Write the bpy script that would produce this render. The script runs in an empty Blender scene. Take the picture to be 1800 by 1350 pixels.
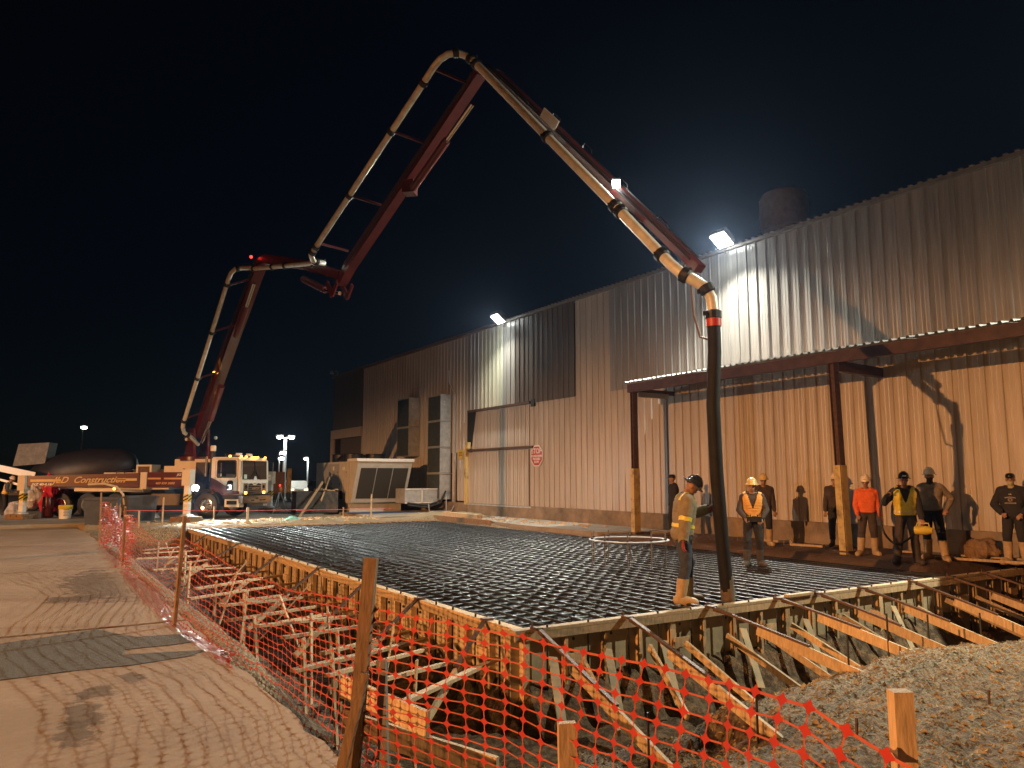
import bpy, math, random
import numpy as np
from mathutils import Vector, Matrix, noise as mnoise
R = math.radians
S = bpy.context.scene
COL = S.collection
rng = random.Random(7)

# ------------------------------------------------------------------ camera, sky, exposure
cd = bpy.data.cameras.new('camera'); cam = bpy.data.objects.new('camera', cd); COL.objects.link(cam)
cd.sensor_width = 36; cd.lens = 27.0; cd.clip_start = 0.05; cd.clip_end = 3000
cam.location = (0, 0, 1.8); cam.rotation_euler = (R(97.0), 0, R(-32.15))
S.camera = cam
W = bpy.data.worlds.new('World'); S.world = W; W.use_nodes = True
nt = W.node_tree; bg = nt.nodes['Background']
sky = nt.nodes.new('ShaderNodeTexSky'); sky.sky_type = 'NISHITA'; sky.sun_disc = False
sky.sun_elevation = R(28); sky.sun_rotation = R(60); sky.air_density = 1.0; sky.dust_density = 0.0; sky.ozone_density = 6.0
nt.links.new(sky.outputs[0], bg.inputs[0]); bg.inputs[1].default_value = 0.0006
S.view_settings.view_transform = 'Standard'; S.view_settings.look = 'None'
S.view_settings.exposure = 0.0; S.view_settings.gamma = 1.0; S.view_settings.use_curve_mapping = False
S.render.engine = 'CYCLES'
cy = S.cycles
cy.use_denoising = True; cy.max_bounces = 6; cy.diffuse_bounces = 3; cy.glossy_bounces = 3; cy.transparent_max_bounces = 8
cy.caustics_reflective = False; cy.caustics_refractive = False; cy.sample_clamp_indirect = 4.0

def lamp(name, kind, loc, energy, color, radius=0.1, aim=None, size=None, blend=None):
    l = bpy.data.lights.new(name, kind); l.energy = energy; l.color = color; l.shadow_soft_size = radius
    o = bpy.data.objects.new(name, l); COL.objects.link(o); o.location = loc
    if kind == 'SPOT': l.spot_size = R(size); l.spot_blend = blend
    if aim is not None: o.rotation_euler = (Vector(aim) - Vector(loc)).to_track_quat('-Z', 'Y').to_euler()
    return o
WARM = (1.0, 0.44, 0.15); COOL = (1.0, 0.98, 0.84)
# roof floodlights, the sodium street lamp behind the camera, the pump's own work lamps, lamps of the far yard
lamp('floodlight_beam', 'SPOT', (17.35, 15.7, 8.85), 10500, COOL, 0.035, (10.3, 14.3, 1.9), 149, 0.80)
lamp('floodlight_beam', 'SPOT', (17.35, 28.8, 8.75), 3700, COOL, 0.06, (10.0, 27.9, 2.2), 164, 0.85)
lamp('floodlight_beam', 'SPOT', (17.35, 2.2, 8.85), 7500, (1.0, 0.96, 0.72), 0.06, (10.3, 4.2, 1.85), 136, 0.74)
lamp('street_lamp_beam', 'SPOT', (-46.0, 0.0, 12.0), 132000, WARM, 0.16, (-45.95, 0.01, 0.0), 173, 0.10)
lamp('street_lamp_beam', 'SPOT', (-17.0, 13.0, 10.5), 7500, WARM, 0.12, (-16.5, 13.0, 0.0), 156, 0.25)
lamp('boom_lamp_beam', 'SPOT', (8.95, 10.3, 7.02), 300, (0.95, 1, 0.9), 0.05, (8.9, 8.9, 4.2), 140, 0.6)
lamp('work_lamp_beam', 'SPOT', (6.2, 33.1, 1.35), 1500, (0.88, 1.0, 0.97), 0.06, (7.3, 30.9, 0.7), 150, 0.5)

# ------------------------------------------------------------------ materials
MATS = {}
def mat(name, color, rough=0.6, metal=0.0, var=0.25, scale=6.0, bump=0.0, bscale=40.0, stretch=None, spec=0.5, coat=0.0,
        randv=0.0, color2=None, thr=(0.4, 0.6), emit=None, estr=0.0, world=False, coords=None, alpha=None):
    if name in MATS: return MATS[name]
    m = bpy.data.materials.new(name); m.use_nodes = True; n = m.node_tree.nodes; L = m.node_tree.links
    b = n['Principled BSDF']
    b.inputs['Roughness'].default_value = rough; b.inputs['Metallic'].default_value = metal
    b.inputs['Specular IOR Level'].default_value = spec; b.inputs['Coat Weight'].default_value = coat
    tc = n.new('ShaderNodeTexCoord'); src = tc.outputs['Object']
    if world:
        g = n.new('ShaderNodeNewGeometry'); src = g.outputs['Position']
    mp = n.new('ShaderNodeMapping'); L.new(src, mp.inputs[0])
    if stretch: mp.inputs['Scale'].default_value = stretch
    if randv:
        oi = n.new('ShaderNodeObjectInfo'); mul = n.new('ShaderNodeMath'); mul.operation = 'MULTIPLY'; mul.inputs[1].default_value = 37.0
        L.new(oi.outputs['Random'], mul.inputs[0]); L.new(mul.outputs[0], mp.inputs['Location'])
    nz = n.new('ShaderNodeTexNoise'); nz.inputs['Scale'].default_value = scale; nz.inputs['Detail'].default_value = 6; nz.inputs['Roughness'].default_value = 0.65
    L.new(mp.outputs[0], nz.inputs['Vector'])
    cr = n.new('ShaderNodeValToRGB'); L.new(nz.outputs['Fac'], cr.inputs[0])
    c = color; lo = [v * (1 - var) for v in c]; hi = [min(1, v * (1 + var * 0.6)) for v in c]
    if color2: lo = color2; hi = c
    cr.color_ramp.elements[0].position = thr[0] - 0.1; cr.color_ramp.elements[1].position = thr[1] + 0.1
    cr.color_ramp.elements[0].color = (*lo, 1); cr.color_ramp.elements[1].color = (*hi, 1)
    out = cr.outputs[0]
    if randv:
        hs = n.new('ShaderNodeHueSaturation'); mr = n.new('ShaderNodeMapRange')
        mr.inputs['To Min'].default_value = 1 - randv; mr.inputs['To Max'].default_value = 1 + randv * 0.7
        L.new(oi.outputs['Random'], mr.inputs[0]); L.new(mr.outputs[0], hs.inputs['Value']); L.new(out, hs.inputs['Color']); out = hs.outputs[0]
    L.new(out, b.inputs['Base Color'])
    if bump:
        n2 = n.new('ShaderNodeTexNoise'); n2.inputs['Scale'].default_value = bscale; n2.inputs['Detail'].default_value = 5; L.new(mp.outputs[0], n2.inputs['Vector'])
        bp = n.new('ShaderNodeBump'); bp.inputs['Strength'].default_value = min(1, bump); bp.inputs['Distance'].default_value = 0.02 * max(1, bump)
        L.new(n2.outputs['Fac'], bp.inputs['Height']); L.new(bp.outputs[0], b.inputs['Normal'])
        rr = n.new('ShaderNodeMapRange'); rr.inputs['To Min'].default_value = max(0.05, rough - 0.12); rr.inputs['To Max'].default_value = min(1, rough + 0.12)
        L.new(nz.outputs['Fac'], rr.inputs[0]); L.new(rr.outputs[0], b.inputs['Roughness'])
    if emit: b.inputs['Emission Color'].default_value = (*emit, 1); b.inputs['Emission Strength'].default_value = estr
    MATS[name] = m; return m
wood = mat('pine_lumber', (0.50, 0.36, 0.21), 0.7, var=0.35, scale=5, bump=0.25, bscale=9, stretch=(6, 6, 1.2), randv=0.3)
ply = mat('plywood', (0.42, 0.33, 0.20), 0.72, var=0.35, scale=3, bump=0.15, bscale=14, randv=0.18)
oldwood = mat('weathered_lumber', (0.24, 0.145, 0.075), 0.8, var=0.45, scale=6, bump=0.3, bscale=12, stretch=(5, 5, 1), randv=0.3)
rust = mat('rusty_steel', (0.105, 0.055, 0.035), 0.62, 0.3, var=0.5, scale=9, bump=0.3, bscale=60)
blacksteel = mat('black_steel', (0.025, 0.022, 0.02), 0.45, 0.4, var=0.4, scale=9)
rebarm = mat('rebar_steel', (0.020, 0.017, 0.016), 0.36, 0.4, var=0.5, scale=7, bump=0.5, bscale=90, spec=0.6)
dirt = None
rebarx = mat('glint_rebar_steel', (0.045, 0.041, 0.038), 0.34, 0.45, var=0.5, scale=7, bump=0.4, bscale=90, spec=0.6)  # lighter copy of the rebar steel; cross bars' glints put into the colour
hosem = mat('hose_rubber', (0.012, 0.012, 0.013), 0.75, var=0.4, spec=0.3)
panel_l = mat('light_panel_paint', (0.46, 0.40, 0.34), 0.42, var=0.22, scale=2.2, stretch=(1, 3, 0.25), bump=0.08, bscale=3, randv=0.07, spec=0.6)
panel_f = mat('lightened_far_panel', (0.52, 0.49, 0.46), 0.36, 0.1, var=0.28, scale=2.0, stretch=(1, 4, 0.2), bump=0.08, bscale=3, randv=0.10, spec=0.7)  # far sheets lightened in colour to make up for light missing there
panel_g = mat('grey_panel_paint', (0.33, 0.315, 0.295), 0.36, 0.15, var=0.28, scale=2.0, stretch=(1, 4, 0.2), bump=0.08, bscale=3, randv=0.10, spec=0.7)
panel_d = mat('brown_panel_paint', (0.12, 0.10, 0.085), 0.40, 0.1, var=0.3, scale=2.0, stretch=(1, 4, 0.2), randv=0.10, spec=0.6)
panel_w = mat('pale_translucent_panel', (0.44, 0.43, 0.34), 0.5, var=0.12, scale=2.0, stretch=(1, 3, 0.2), randv=0.05)
trimm = mat('eave_trim_paint', (0.16, 0.135, 0.115), 0.5, var=0.3)
found = mat('stained_concrete', (0.25, 0.19, 0.135), 0.85, var=0.5, scale=1.6, bump=0.3, bscale=20)
conc = mat('pale_concrete', (0.34, 0.30, 0.25), 0.85, var=0.25, scale=1.2, bump=0.2, bscale=30)
canb = mat('canopy_red_paint', (0.075, 0.036, 0.028), 0.6, var=0.45, scale=4)
postp = mat('chipped_yellow_paint', (0.56, 0.42, 0.17), 0.6, var=0.3, scale=3, color2=(0.09, 0.05, 0.03), thr=(0.36, 0.40))
galv = mat('galvanized_sheet', (0.48, 0.50, 0.51), 0.38, 0.35, var=0.25, scale=5)
galvd = mat('shaded_duct_face', (0.10, 0.125, 0.13), 0.4, 0.5, var=0.25, scale=5)  # darker copy of the galvanized sheet; shade of one duct face painted in
acp = mat('ac_cabinet_paint', (0.50, 0.48, 0.43), 0.5, var=0.15, scale=3)
acg = mat('ac_side_grey', (0.32, 0.35, 0.38), 0.5, var=0.15, scale=3)
black = mat('black_rubber', (0.018, 0.017, 0.016), 0.6, var=0.4, bump=0.15)
darkgap = mat('gap_shade_black', (0.012, 0.011, 0.010), 0.9, var=0.2)  # near-black stands in for the shade inside openings, wells and slots
yellow = mat('safety_yellow', (0.62, 0.45, 0.04), 0.55, var=0.25)
signred = mat('sign_red', (0.42, 0.035, 0.02), 0.45, var=0.12)
white = mat('white_paint', (0.72, 0.70, 0.66), 0.4, var=0.08, spec=0.6)
cream = mat('cream_truck_paint', (0.66, 0.58, 0.47), 0.28, var=0.10, scale=2, coat=0.4)
maroon = mat('maroon_truck_paint', (0.085, 0.012, 0.010), 0.26, var=0.22, scale=3, coat=0.5)
boomred = mat('boom_red_paint', (0.085, 0.011, 0.010), 0.38, var=0.3, scale=3, coat=0.3)
gold = mat('gold_stripe_paint', (0.52, 0.33, 0.12), 0.4, var=0.15)
chrome = mat('chrome_plate', (0.75, 0.74, 0.72), 0.14, 1.0, var=0.05)
glass = mat('dark_window_glass', (0.012, 0.013, 0.015), 0.06, var=0.1, spec=0.8)
pipem = mat('pale_pipe_paint', (0.62, 0.60, 0.53), 0.38, var=0.3, scale=4, spec=0.6)
amber = mat('amber_lens', (0.6, 0.25, 0.02), 0.3, emit=(1.0, 0.36, 0.04), estr=14)
redlens = mat('red_lens', (0.5, 0.02, 0.02), 0.3, emit=(1.0, 0.03, 0.02), estr=5)
lens = mat('lit_lamp_lens', (0.9, 0.9, 0.9), 0.3, emit=(0.93, 1.0, 0.96), estr=90)
lensf = mat('lit_far_lens', (0.9, 0.9, 0.9), 0.3, emit=(0.90, 1.0, 0.93), estr=30)
lensg = mat('lit_green_lens', (0.9, 0.9, 0.9), 0.3, emit=(0.75, 1.0, 0.78), estr=30)
headm = mat('lit_headlamp', (0.9, 0.9, 0.9), 0.3, emit=(1.0, 0.8, 0.5), estr=3)
orange = mat('orange_net_plastic', (0.38, 0.035, 0.027), 0.30, var=0.15, spec=0.6)
orange2 = mat('stretched_net_strand', (0.42, 0.10, 0.065), 0.35, var=0.2, spec=0.6)
string = mat('pink_string', (0.75, 0.12, 0.12), 0.6)
skin = mat('skin', (0.30, 0.155, 0.09), 0.55, var=0.15, scale=12)
hair = mat('dark_hair', (0.015, 0.011, 0.009), 0.7)
tanf = mat('tan_shirt_cloth', (0.235, 0.19, 0.12), 0.9, var=0.25, scale=9, bump=0.5, bscale=22)
jean = mat('blue_denim', (0.045, 0.055, 0.085), 0.9, var=0.4, scale=9, bump=0.5, bscale=25)
dkcl = mat('dark_cloth', (0.022, 0.020, 0.022), 0.9, var=0.4, scale=9, bump=0.5, bscale=22)
brcl = mat('brown_cloth', (0.06, 0.042, 0.034), 0.9, var=0.4, scale=9, bump=0.5, bscale=22)
grcl = mat('grey_tan_cloth', (0.20, 0.155, 0.11), 0.9, var=0.3, scale=9, bump=0.5, bscale=22)
orcl = mat('orange_cloth', (0.75, 0.13, 0.03), 0.85, var=0.2, scale=7, bump=0.4, bscale=18)
vestm = mat('yellow_vest_cloth', (0.66, 0.50, 0.06), 0.8, var=0.25, scale=7, bump=0.4, bscale=20)
vesto = mat('orange_vest_cloth', (0.66, 0.32, 0.07), 0.8, var=0.2, scale=7, bump=0.4, bscale=20)
refl = mat('reflective_tape', (0.80, 0.66, 0.10), 0.4, var=0.1, emit=None)
bootm = mat('tan_rubber_boot', (0.42, 0.30, 0.17), 0.6, var=0.3, scale=8)
bootd = mat('dark_muddy_boot', (0.055, 0.04, 0.03), 0.7, var=0.5, scale=8)
hatw = mat('white_hard_hat', (0.72, 0.62, 0.48), 0.3, var=0.06, coat=0.3)
haty = mat('straw_yellow_hard_hat', (0.62, 0.45, 0.18), 0.3, var=0.1, coat=0.3)
hatb = mat('blue_hard_hat', (0.05, 0.06, 0.085), 0.22, var=0.8, scale=9, coat=0.6)
hatk = mat('black_hard_hat', (0.015, 0.013, 0.014), 0.2, var=0.3, coat=0.6)
glove = mat('red_glove', (0.30, 0.045, 0.03), 0.8, var=0.3)
plastic = mat('grey_bin_plastic', (0.06, 0.065, 0.075), 0.5, var=0.25)
tarp = mat('dark_tarp', (0.022, 0.02, 0.026), 0.5, var=0.4, scale=3, bump=0.6, bscale=3)
shiny = mat('red_plastic_wrap', (0.55, 0.03, 0.07), 0.12, var=0.6, scale=4, bump=2, bscale=5, coat=0.5)
shinyw = mat('clear_plastic_wrap', (0.5, 0.48, 0.5), 0.12, var=0.6, scale=4, bump=2, bscale=5, coat=0.5)

def gnodes(name): 
    m = bpy.data.materials.new(name); m.use_nodes = True
    return m, m.node_tree.nodes, m.node_tree.links, m.node_tree.nodes['Principled BSDF']
def mix(n, L, fac, a, b):
    x = n.new('ShaderNodeMix'); x.data_type = 'RGBA'
    L.new(fac, x.inputs[0])
    for s, i in ((a, 6), (b, 7)):
        if isinstance(s, tuple): x.inputs[i].default_value = (*s, 1)
        else: L.new(s, x.inputs[i])
    return x.outputs[2]
def noise_n(n, L, vec, scale, detail=6, rough=0.65):
    z = n.new('ShaderNodeTexNoise'); z.inputs['Scale'].default_value = scale; z.inputs['Detail'].default_value = detail; z.inputs['Roughness'].default_value = rough
    L.new(vec, z.inputs['Vector']); return z.outputs['Fac']
def ramp(n, L, v, a, b):
    r = n.new('ShaderNodeMapRange'); r.interpolation_type = 'SMOOTHSTEP'; r.inputs['From Min'].default_value = a; r.inputs['From Max'].default_value = b
    L.new(v, r.inputs[0]); return r.outputs[0]
def mathn(n, L, op, a, b):
    x = n.new('ShaderNodeMath'); x.operation = op
    for i, s in enumerate((a, b)):
        if isinstance(s, (int, float)): x.inputs[i].default_value = s
        else: L.new(s, x.inputs[i])
    return x.outputs[0]
def blob(n, L, pos, cx, cy_, rx, ry, nz, amp=0.8):           # a stain: 1 inside a ragged ellipse
    mp = n.new('ShaderNodeMapping'); L.new(pos, mp.inputs[0]); mp.inputs['Location'].default_value = (-cx / rx, -cy_ / ry, 0); mp.inputs['Scale'].default_value = (1 / rx, 1 / ry, 0)
    ln = n.new('ShaderNodeVectorMath'); ln.operation = 'LENGTH'; L.new(mp.outputs[0], ln.inputs[0])
    d = mathn(n, L, 'ADD', ln.outputs['Value'], mathn(n, L, 'MULTIPLY', mathn(n, L, 'SUBTRACT', nz, 0.5), amp * 2))
    return ramp(n, L, d, 1.12, 0.72)
# ground: brown mud, with pale straw-like crumbs on the spoil and sand at the far end
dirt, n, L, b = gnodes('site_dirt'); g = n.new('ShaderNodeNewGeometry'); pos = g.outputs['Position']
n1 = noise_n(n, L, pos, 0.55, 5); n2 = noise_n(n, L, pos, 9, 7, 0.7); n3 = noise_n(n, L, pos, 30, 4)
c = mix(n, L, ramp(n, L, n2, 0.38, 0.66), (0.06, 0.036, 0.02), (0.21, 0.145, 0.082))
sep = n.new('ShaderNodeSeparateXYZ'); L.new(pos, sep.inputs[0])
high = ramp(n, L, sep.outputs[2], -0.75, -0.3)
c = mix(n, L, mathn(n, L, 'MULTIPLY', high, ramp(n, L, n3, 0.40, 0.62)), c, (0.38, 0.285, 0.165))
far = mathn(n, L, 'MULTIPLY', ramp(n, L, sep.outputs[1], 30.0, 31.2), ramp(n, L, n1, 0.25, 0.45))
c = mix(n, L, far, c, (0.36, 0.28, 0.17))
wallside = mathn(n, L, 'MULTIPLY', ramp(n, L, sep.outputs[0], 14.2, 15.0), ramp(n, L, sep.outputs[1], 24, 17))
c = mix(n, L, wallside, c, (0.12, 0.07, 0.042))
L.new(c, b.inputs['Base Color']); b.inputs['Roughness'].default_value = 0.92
bp = n.new('ShaderNodeBump'); bp.inputs['Strength'].default_value = 0.9; bp.inputs['Distance'].default_value = 0.05
L.new(mathn(n, L, 'ADD', n2, mathn(n, L, 'MULTIPLY', n3, 0.5)), bp.inputs['Height']); L.new(bp.outputs[0], b.inputs['Normal'])
# pavement: broomed concrete with mortar spills
pave, n, L, b = gnodes('broomed_concrete'); g = n.new('ShaderNodeNewGeometry'); pos = g.outputs['Position']
n1 = noise_n(n, L, pos, 0.8, 6); n2 = noise_n(n, L, pos, 14, 6, 0.7); n4 = noise_n(n, L, pos, 3.6, 8, 0.72); n5 = noise_n(n, L, pos, 90, 3)
c = mix(n, L, ramp(n, L, n1, 0.3, 0.7), (0.275, 0.205, 0.145), (0.375, 0.285, 0.21))
c = mix(n, L, mathn(n, L, 'MULTIPLY', ramp(n, L, n2, 0.35, 0.6), 0.45), c, (0.24, 0.19, 0.145))
c = mix(n, L, mathn(n, L, 'MULTIPLY', ramp(n, L, n5, 0.62, 0.75), 0.4), c, (0.10, 0.08, 0.06))
for (cx, cyy, rx, ry) in ((1.25, 15.2, 0.62, 2.3), (0.75, 13.5, 0.4, 0.45), (0.5, 7.0, 0.12, 0.55), (0.62, 7.6, 0.16, 0.25), (0.42, 6.5, 0.14, 0.3), (0.95, 8.0, 0.1, 0.2)):
    c = mix(n, L, mathn(n, L, 'MULTIPLY', blob(n, L, pos, cx, cyy, rx, ry, n4, 1.7), 0.75), c, (0.10, 0.075, 0.052))
edge = n.new('ShaderNodeSeparateXYZ'); L.new(pos, edge.inputs[0])
c = mix(n, L, mathn(n, L, 'MULTIPLY', ramp(n, L, mathn(n, L, 'ADD', edge.outputs[0], n4), 1.75, 2.25), 0.6), c, (0.36, 0.27, 0.18))
L.new(c, b.inputs['Base Color']); b.inputs['Roughness'].default_value = 0.78
bp = n.new('ShaderNodeBump'); bp.inputs['Strength'].default_value = 0.5; bp.inputs['Distance'].default_value = 0.01
wv = n.new('ShaderNodeTexWave'); wv.inputs['Scale'].default_value = 9; wv.inputs['Distortion'].default_value = 2.5; L.new(pos, wv.inputs['Vector'])
L.new(mathn(n, L, 'ADD', n2, mathn(n, L, 'MULTIPLY', wv.outputs['Fac'], 0.07)), bp.inputs['Height']); L.new(bp.outputs[0], b.inputs['Normal'])
asph = mat('asphalt_patch', (0.115, 0.115, 0.105), 0.9, var=0.35, scale=30, bump=0.5, bscale=80, world=True)
yardm = mat('yard_pavement', (0.27, 0.26, 0.23), 0.85, var=0.35, scale=0.5, bump=0.3, bscale=12, world=True)

# ------------------------------------------------------------------ mesh builder and tagging
OFF = {}
class MB:
    def __init__(s): s.v = []; s.f = []; s.m = []; s.cm = 0
    def add(s, vs, fs):
        k = len(s.v); s.v += [tuple(v) for v in vs]; s.f += [tuple(i + k for i in f) for f in fs]; s.m += [s.cm] * len(fs); return s
    def box(s, c, d, rz=0.0, M=None):
        hx, hy, hz = d[0] / 2, d[1] / 2, d[2] / 2
        P = [Vector((x * hx, y * hy, z * hz)) for x in (-1, 1) for y in (-1, 1) for z in (-1, 1)]
        Q = Matrix.Rotation(rz, 3, 'Z') if M is None else M
        return s.add([Q @ p + Vector(c) for p in P], [(0, 1, 3, 2), (4, 6, 7, 5), (0, 4, 5, 1), (2, 3, 7, 6), (0, 2, 6, 4), (1, 5, 7, 3)])
    def bar(s, a, b_, w, h, up=(0, 0, 1), w2=None, h2=None):     # rectangular bar from a to b, w sideways and h along 'up'
        a = Vector(a); b_ = Vector(b_); d = (b_ - a).normalized(); u = Vector(up); sd = d.cross(u)
        if sd.length < 1e-4: sd = d.cross(Vector((1, 0, 0)))
        sd.normalize(); u = sd.cross(d); w2 = w if w2 is None else w2; h2 = h if h2 is None else h2
        P = []
        for p, ww, hh in ((a, w, h), (b_, w2, h2)):
            P += [p - sd * ww / 2 - u * hh / 2, p + sd * ww / 2 - u * hh / 2, p + sd * ww / 2 + u * hh / 2, p - sd * ww / 2 + u * hh / 2]
        return s.add(P, [(3, 2, 1, 0), (4, 5, 6, 7), (0, 1, 5, 4), (1, 2, 6, 5), (2, 3, 7, 6), (3, 0, 4, 7)])
    def tube(s, pts, r, k=8, caps=True):
        pts = [Vector(p) for p in pts]; rs = r if isinstance(r, (list, tuple)) else [r] * len(pts)
        P = []; ref = None
        for i, p in enumerate(pts):
            d = (pts[min(i + 1, len(pts) - 1)] - pts[max(i - 1, 0)]).normalized()
            if ref is None: ref = d.orthogonal().normalized()
            ref = (ref - d * ref.dot(d)).normalized(); q = d.cross(ref)
            P += [p + (ref * math.cos(2 * math.pi * j / k) + q * math.sin(2 * math.pi * j / k)) * rs[i] for j in range(k)]
        F = [(i * k + j, i * k + (j + 1) % k, (i + 1) * k + (j + 1) % k, (i + 1) * k + j) for i in range(len(pts) - 1) for j in range(k)]
        if caps: F += [tuple(range(k))[::-1], tuple((len(pts) - 1) * k + j for j in range(k))]
        return s.add(P, F)
    def lathe(s, prof, k=16, M=None, sx=1.0, sy=1.0, caps=True):                 # profile of (radius, z)
        M = M or Matrix(); P = [M @ Vector((r * sx * math.cos(2 * math.pi * j / k), r * sy * math.sin(2 * math.pi * j / k), z)) for r, z in prof for j in range(k)]
        F = [(i * k + j, i * k + (j + 1) % k, (i + 1) * k + (j + 1) % k, (i + 1) * k + j) for i in range(len(prof) - 1) for j in range(k)]
        if caps: F += [tuple(range(k))[::-1], tuple((len(prof) - 1) * k + j for j in range(k))]
        return s.add(P, F)
    def prism(s, poly, a, b_, axis='y'):                           # 2-D outline extruded along an axis
        n_ = len(poly); fn = {'y': lambda u, v, t: (u, t, v), 'x': lambda u, v, t: (t, u, v), 'z': lambda u, v, t: (u, v, t)}[axis]
        P = [fn(u, v, a) for u, v in poly] + [fn(u, v, b_) for u, v in poly]
        return s.add(P, [tuple(range(n_)), tuple(range(n_, 2 * n_))[::-1]] + [(i, n_ + i, n_ + (i + 1) % n_, (i + 1) % n_) for i in range(n_)])
    def sphere(s, c, r, k=12, M=None):
        rr = (r, r, r) if isinstance(r, (int, float)) else r; M = M or Matrix.Identity(3); c = Vector(c)
        P = []; h = k // 2
        for i in range(h + 1):
            t = math.pi * i / h
            for j in range(k):
                f = 2 * math.pi * j / k; P.append(c + M @ Vector((rr[0] * math.sin(t) * math.cos(f), rr[1] * math.sin(t) * math.sin(f), rr[2] * math.cos(t))))
        return s.add(P, [(i * k + j, (i + 1) * k + j, (i + 1) * k + (j + 1) % k, i * k + (j + 1) % k) for i in range(h) for j in range(k)])
    def mesh(s, name, mats, smooth=False, off=None):
        me = bpy.data.meshes.new(name); o = Vector(off) if off else Vector()
        me.from_pydata([tuple(Vector(v) - o) for v in s.v], [], s.f)
        for m in (mats if isinstance(mats, (list, tuple)) else [mats]): me.materials.append(m)
        if any(s.m): me.polygons.foreach_set('material_index', s.m)
        import bmesh as bm_
        bm = bm_.new(); bm.from_mesh(me); bm_.ops.recalc_face_normals(bm, faces=bm.faces); bm.to_mesh(me); bm.free()
        if smooth:
            me.polygons.foreach_set('use_smooth', [True] * len(me.polygons))
            if smooth != 'full': me.set_sharp_from_angle(angle=R(40))
        me.update(); return me
    def build(s, name, m, parent=None, smooth=False):
        root = parent
        while root is not None and root.parent is not None: root = root.parent
        off = OFF.get(root.name) if root is not None else None
        return link(name, s.mesh(name, m, smooth, off), parent)
def link(name, me, parent=None):
    o = bpy.data.objects.new(name, me); COL.objects.link(o)
    if parent is not None: o.parent = parent
    return o
def tag(o, label, cat, group=None):
    o['label'] = label; o['category'] = cat
    if group: o['group'] = group
    return o
def thing(name, label, cat, loc=(0, 0, 0), rz=0.0, group=None, world=True):   # Empty at the base; world=True: its parts are given in site coordinates
    o = bpy.data.objects.new(name, None); COL.objects.link(o); o.location = loc; o.rotation_euler = (0, 0, rz); o.empty_display_size = 0.2
    if world: OFF[o.name] = tuple(loc)
    return tag(o, label, cat, group)
def setting(name, mb, m, parent=None, smooth=False, kind='structure'):
    o = mb.build(name, m, parent, smooth); o['kind'] = kind; return o
def text(name, body, size, m, parent, M, shear=0.0, depth=0.004, bold=0.0, sx=1.0, align='CENTER'):
    cu = bpy.data.curves.new(name, 'FONT'); cu.body = body; cu.size = size; cu.shear = shear; cu.extrude = depth; cu.offset = bold
    cu.align_x = align; cu.align_y = 'CENTER'; cu.resolution_u = 3
    t = bpy.data.objects.new(name, cu); COL.objects.link(t)
    me = bpy.data.meshes.new_from_object(t.evaluated_get(bpy.context.evaluated_depsgraph_get())); bpy.data.objects.remove(t)
    me.transform(Matrix.Diagonal((sx, 1, 1, 1))); me.transform(M); me.materials.clear(); me.materials.append(m); me.name = name
    root = parent
    while root.parent is not None: root = root.parent
    if root.name in OFF: me.transform(Matrix.Translation(-Vector(OFF[root.name])))
    return link(name, me, parent)
def axes(x, y, o):                                             # matrix with text x along x, text y along y
    x = Vector(x).normalized(); y = Vector(y).normalized(); z = x.cross(y)
    return Matrix(((x.x, y.x, z.x, o[0]), (x.y, y.y, z.y, o[1]), (x.z, y.z, z.z, o[2]), (0, 0, 0, 1)))
def lerp(a, b_, t): return tuple(p + (q - p) * t for p, q in zip(a, b_))
def fb(x, y, s, o=4): return mnoise.fractal(Vector((x * s, y * s, 3.1)), 0.9, 2.0, o)
def sst(a, b_, v):
    t = min(1, max(0, (v - a) / (b_ - a))); return t * t * (3 - 2 * t)

# ------------------------------------------------------------------ ground
FX, FY = 5.12, 7.95                       # outer faces of the form: X of the long side, Y of the near side
def gz(x, y):
    z = 0.10 * sst(13.5, 15.6, x) * sst(6.0, 8.0, y) + 0.10 * sst(29.9, 31.2, y)
    near = 1 - sst(8.15, 8.9, y)
    if y < 8.9:                           # spoil and trench on the near side
        base = -0.54 - 0.10 * sst(2.0, 6.0, x)
        crest = 0.22 * math.exp(-((x - 9.9) / 1.9) ** 2 - ((y - 5.75) / 0.75) ** 2) + 0.10 * math.exp(-((x - 7.4) / 1.3) ** 2 - ((y - 5.0) / 0.9) ** 2)
        tr = sst(5.9, 7.1, y) * (1 - 0.25 * sst(9, 14, x)) * sst(2.0, 3.2, x)
        zz = base + crest * sst(1.9, 3.5, x) - 0.62 * tr
        z = z * (1 - near) + zz * near
    if 1.2 < x < 8 and y > 4.2:           # trench along the long side
        lt = sst(1.95, 3.3, x) * (1 - sst(6.2, 6.6, x)) * sst(4.6, 6.6, y) * (1 - sst(29.2, 30.2, y))
        depth = -1.15 + 0.35 * sst(16, 27, y)
        z = z * (1 - lt) + depth * lt
    if x > 4.9 and x < 17.5 and 7.4 < y < 31.0:  # beneath the mat
        u = sst(4.9, 5.3, x) * (1 - sst(14.7, 15.1, x)) * sst(7.6, 8.1, y) * (1 - sst(29.8, 30.4, y))
        z = z * (1 - u) - 0.62 * u
    if x < 1.9: z = z * sst(1.4, 1.95, x) - 0.12 * (1 - sst(1.6, 1.95, x))
    if y > 33: z = z * (1 - sst(33, 33.6, y)) + 0.06 * sst(33, 33.6, y)
    a = 0.0
    if x > 1.9 and y < 33.4 and x < 18:
        a = 0.05 * fb(x, y, 1.3) + (0.055 * fb(x, y, 4.2, 5) if y < 9.5 or x < 5.2 else 0.02 * fb(x, y, 4))
        if y > 29.8: a += 0.10 * max(0, fb(x + 9, y, 0.9)) * (1 - sst(32.3, 33.2, y)) * sst(8.5, 11, x)
    return z + a
def axis_pts(segs):
    v = []
    for a, b_, st in segs: v += list(np.arange(a, b_ - 1e-6, st))
    return v
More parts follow.
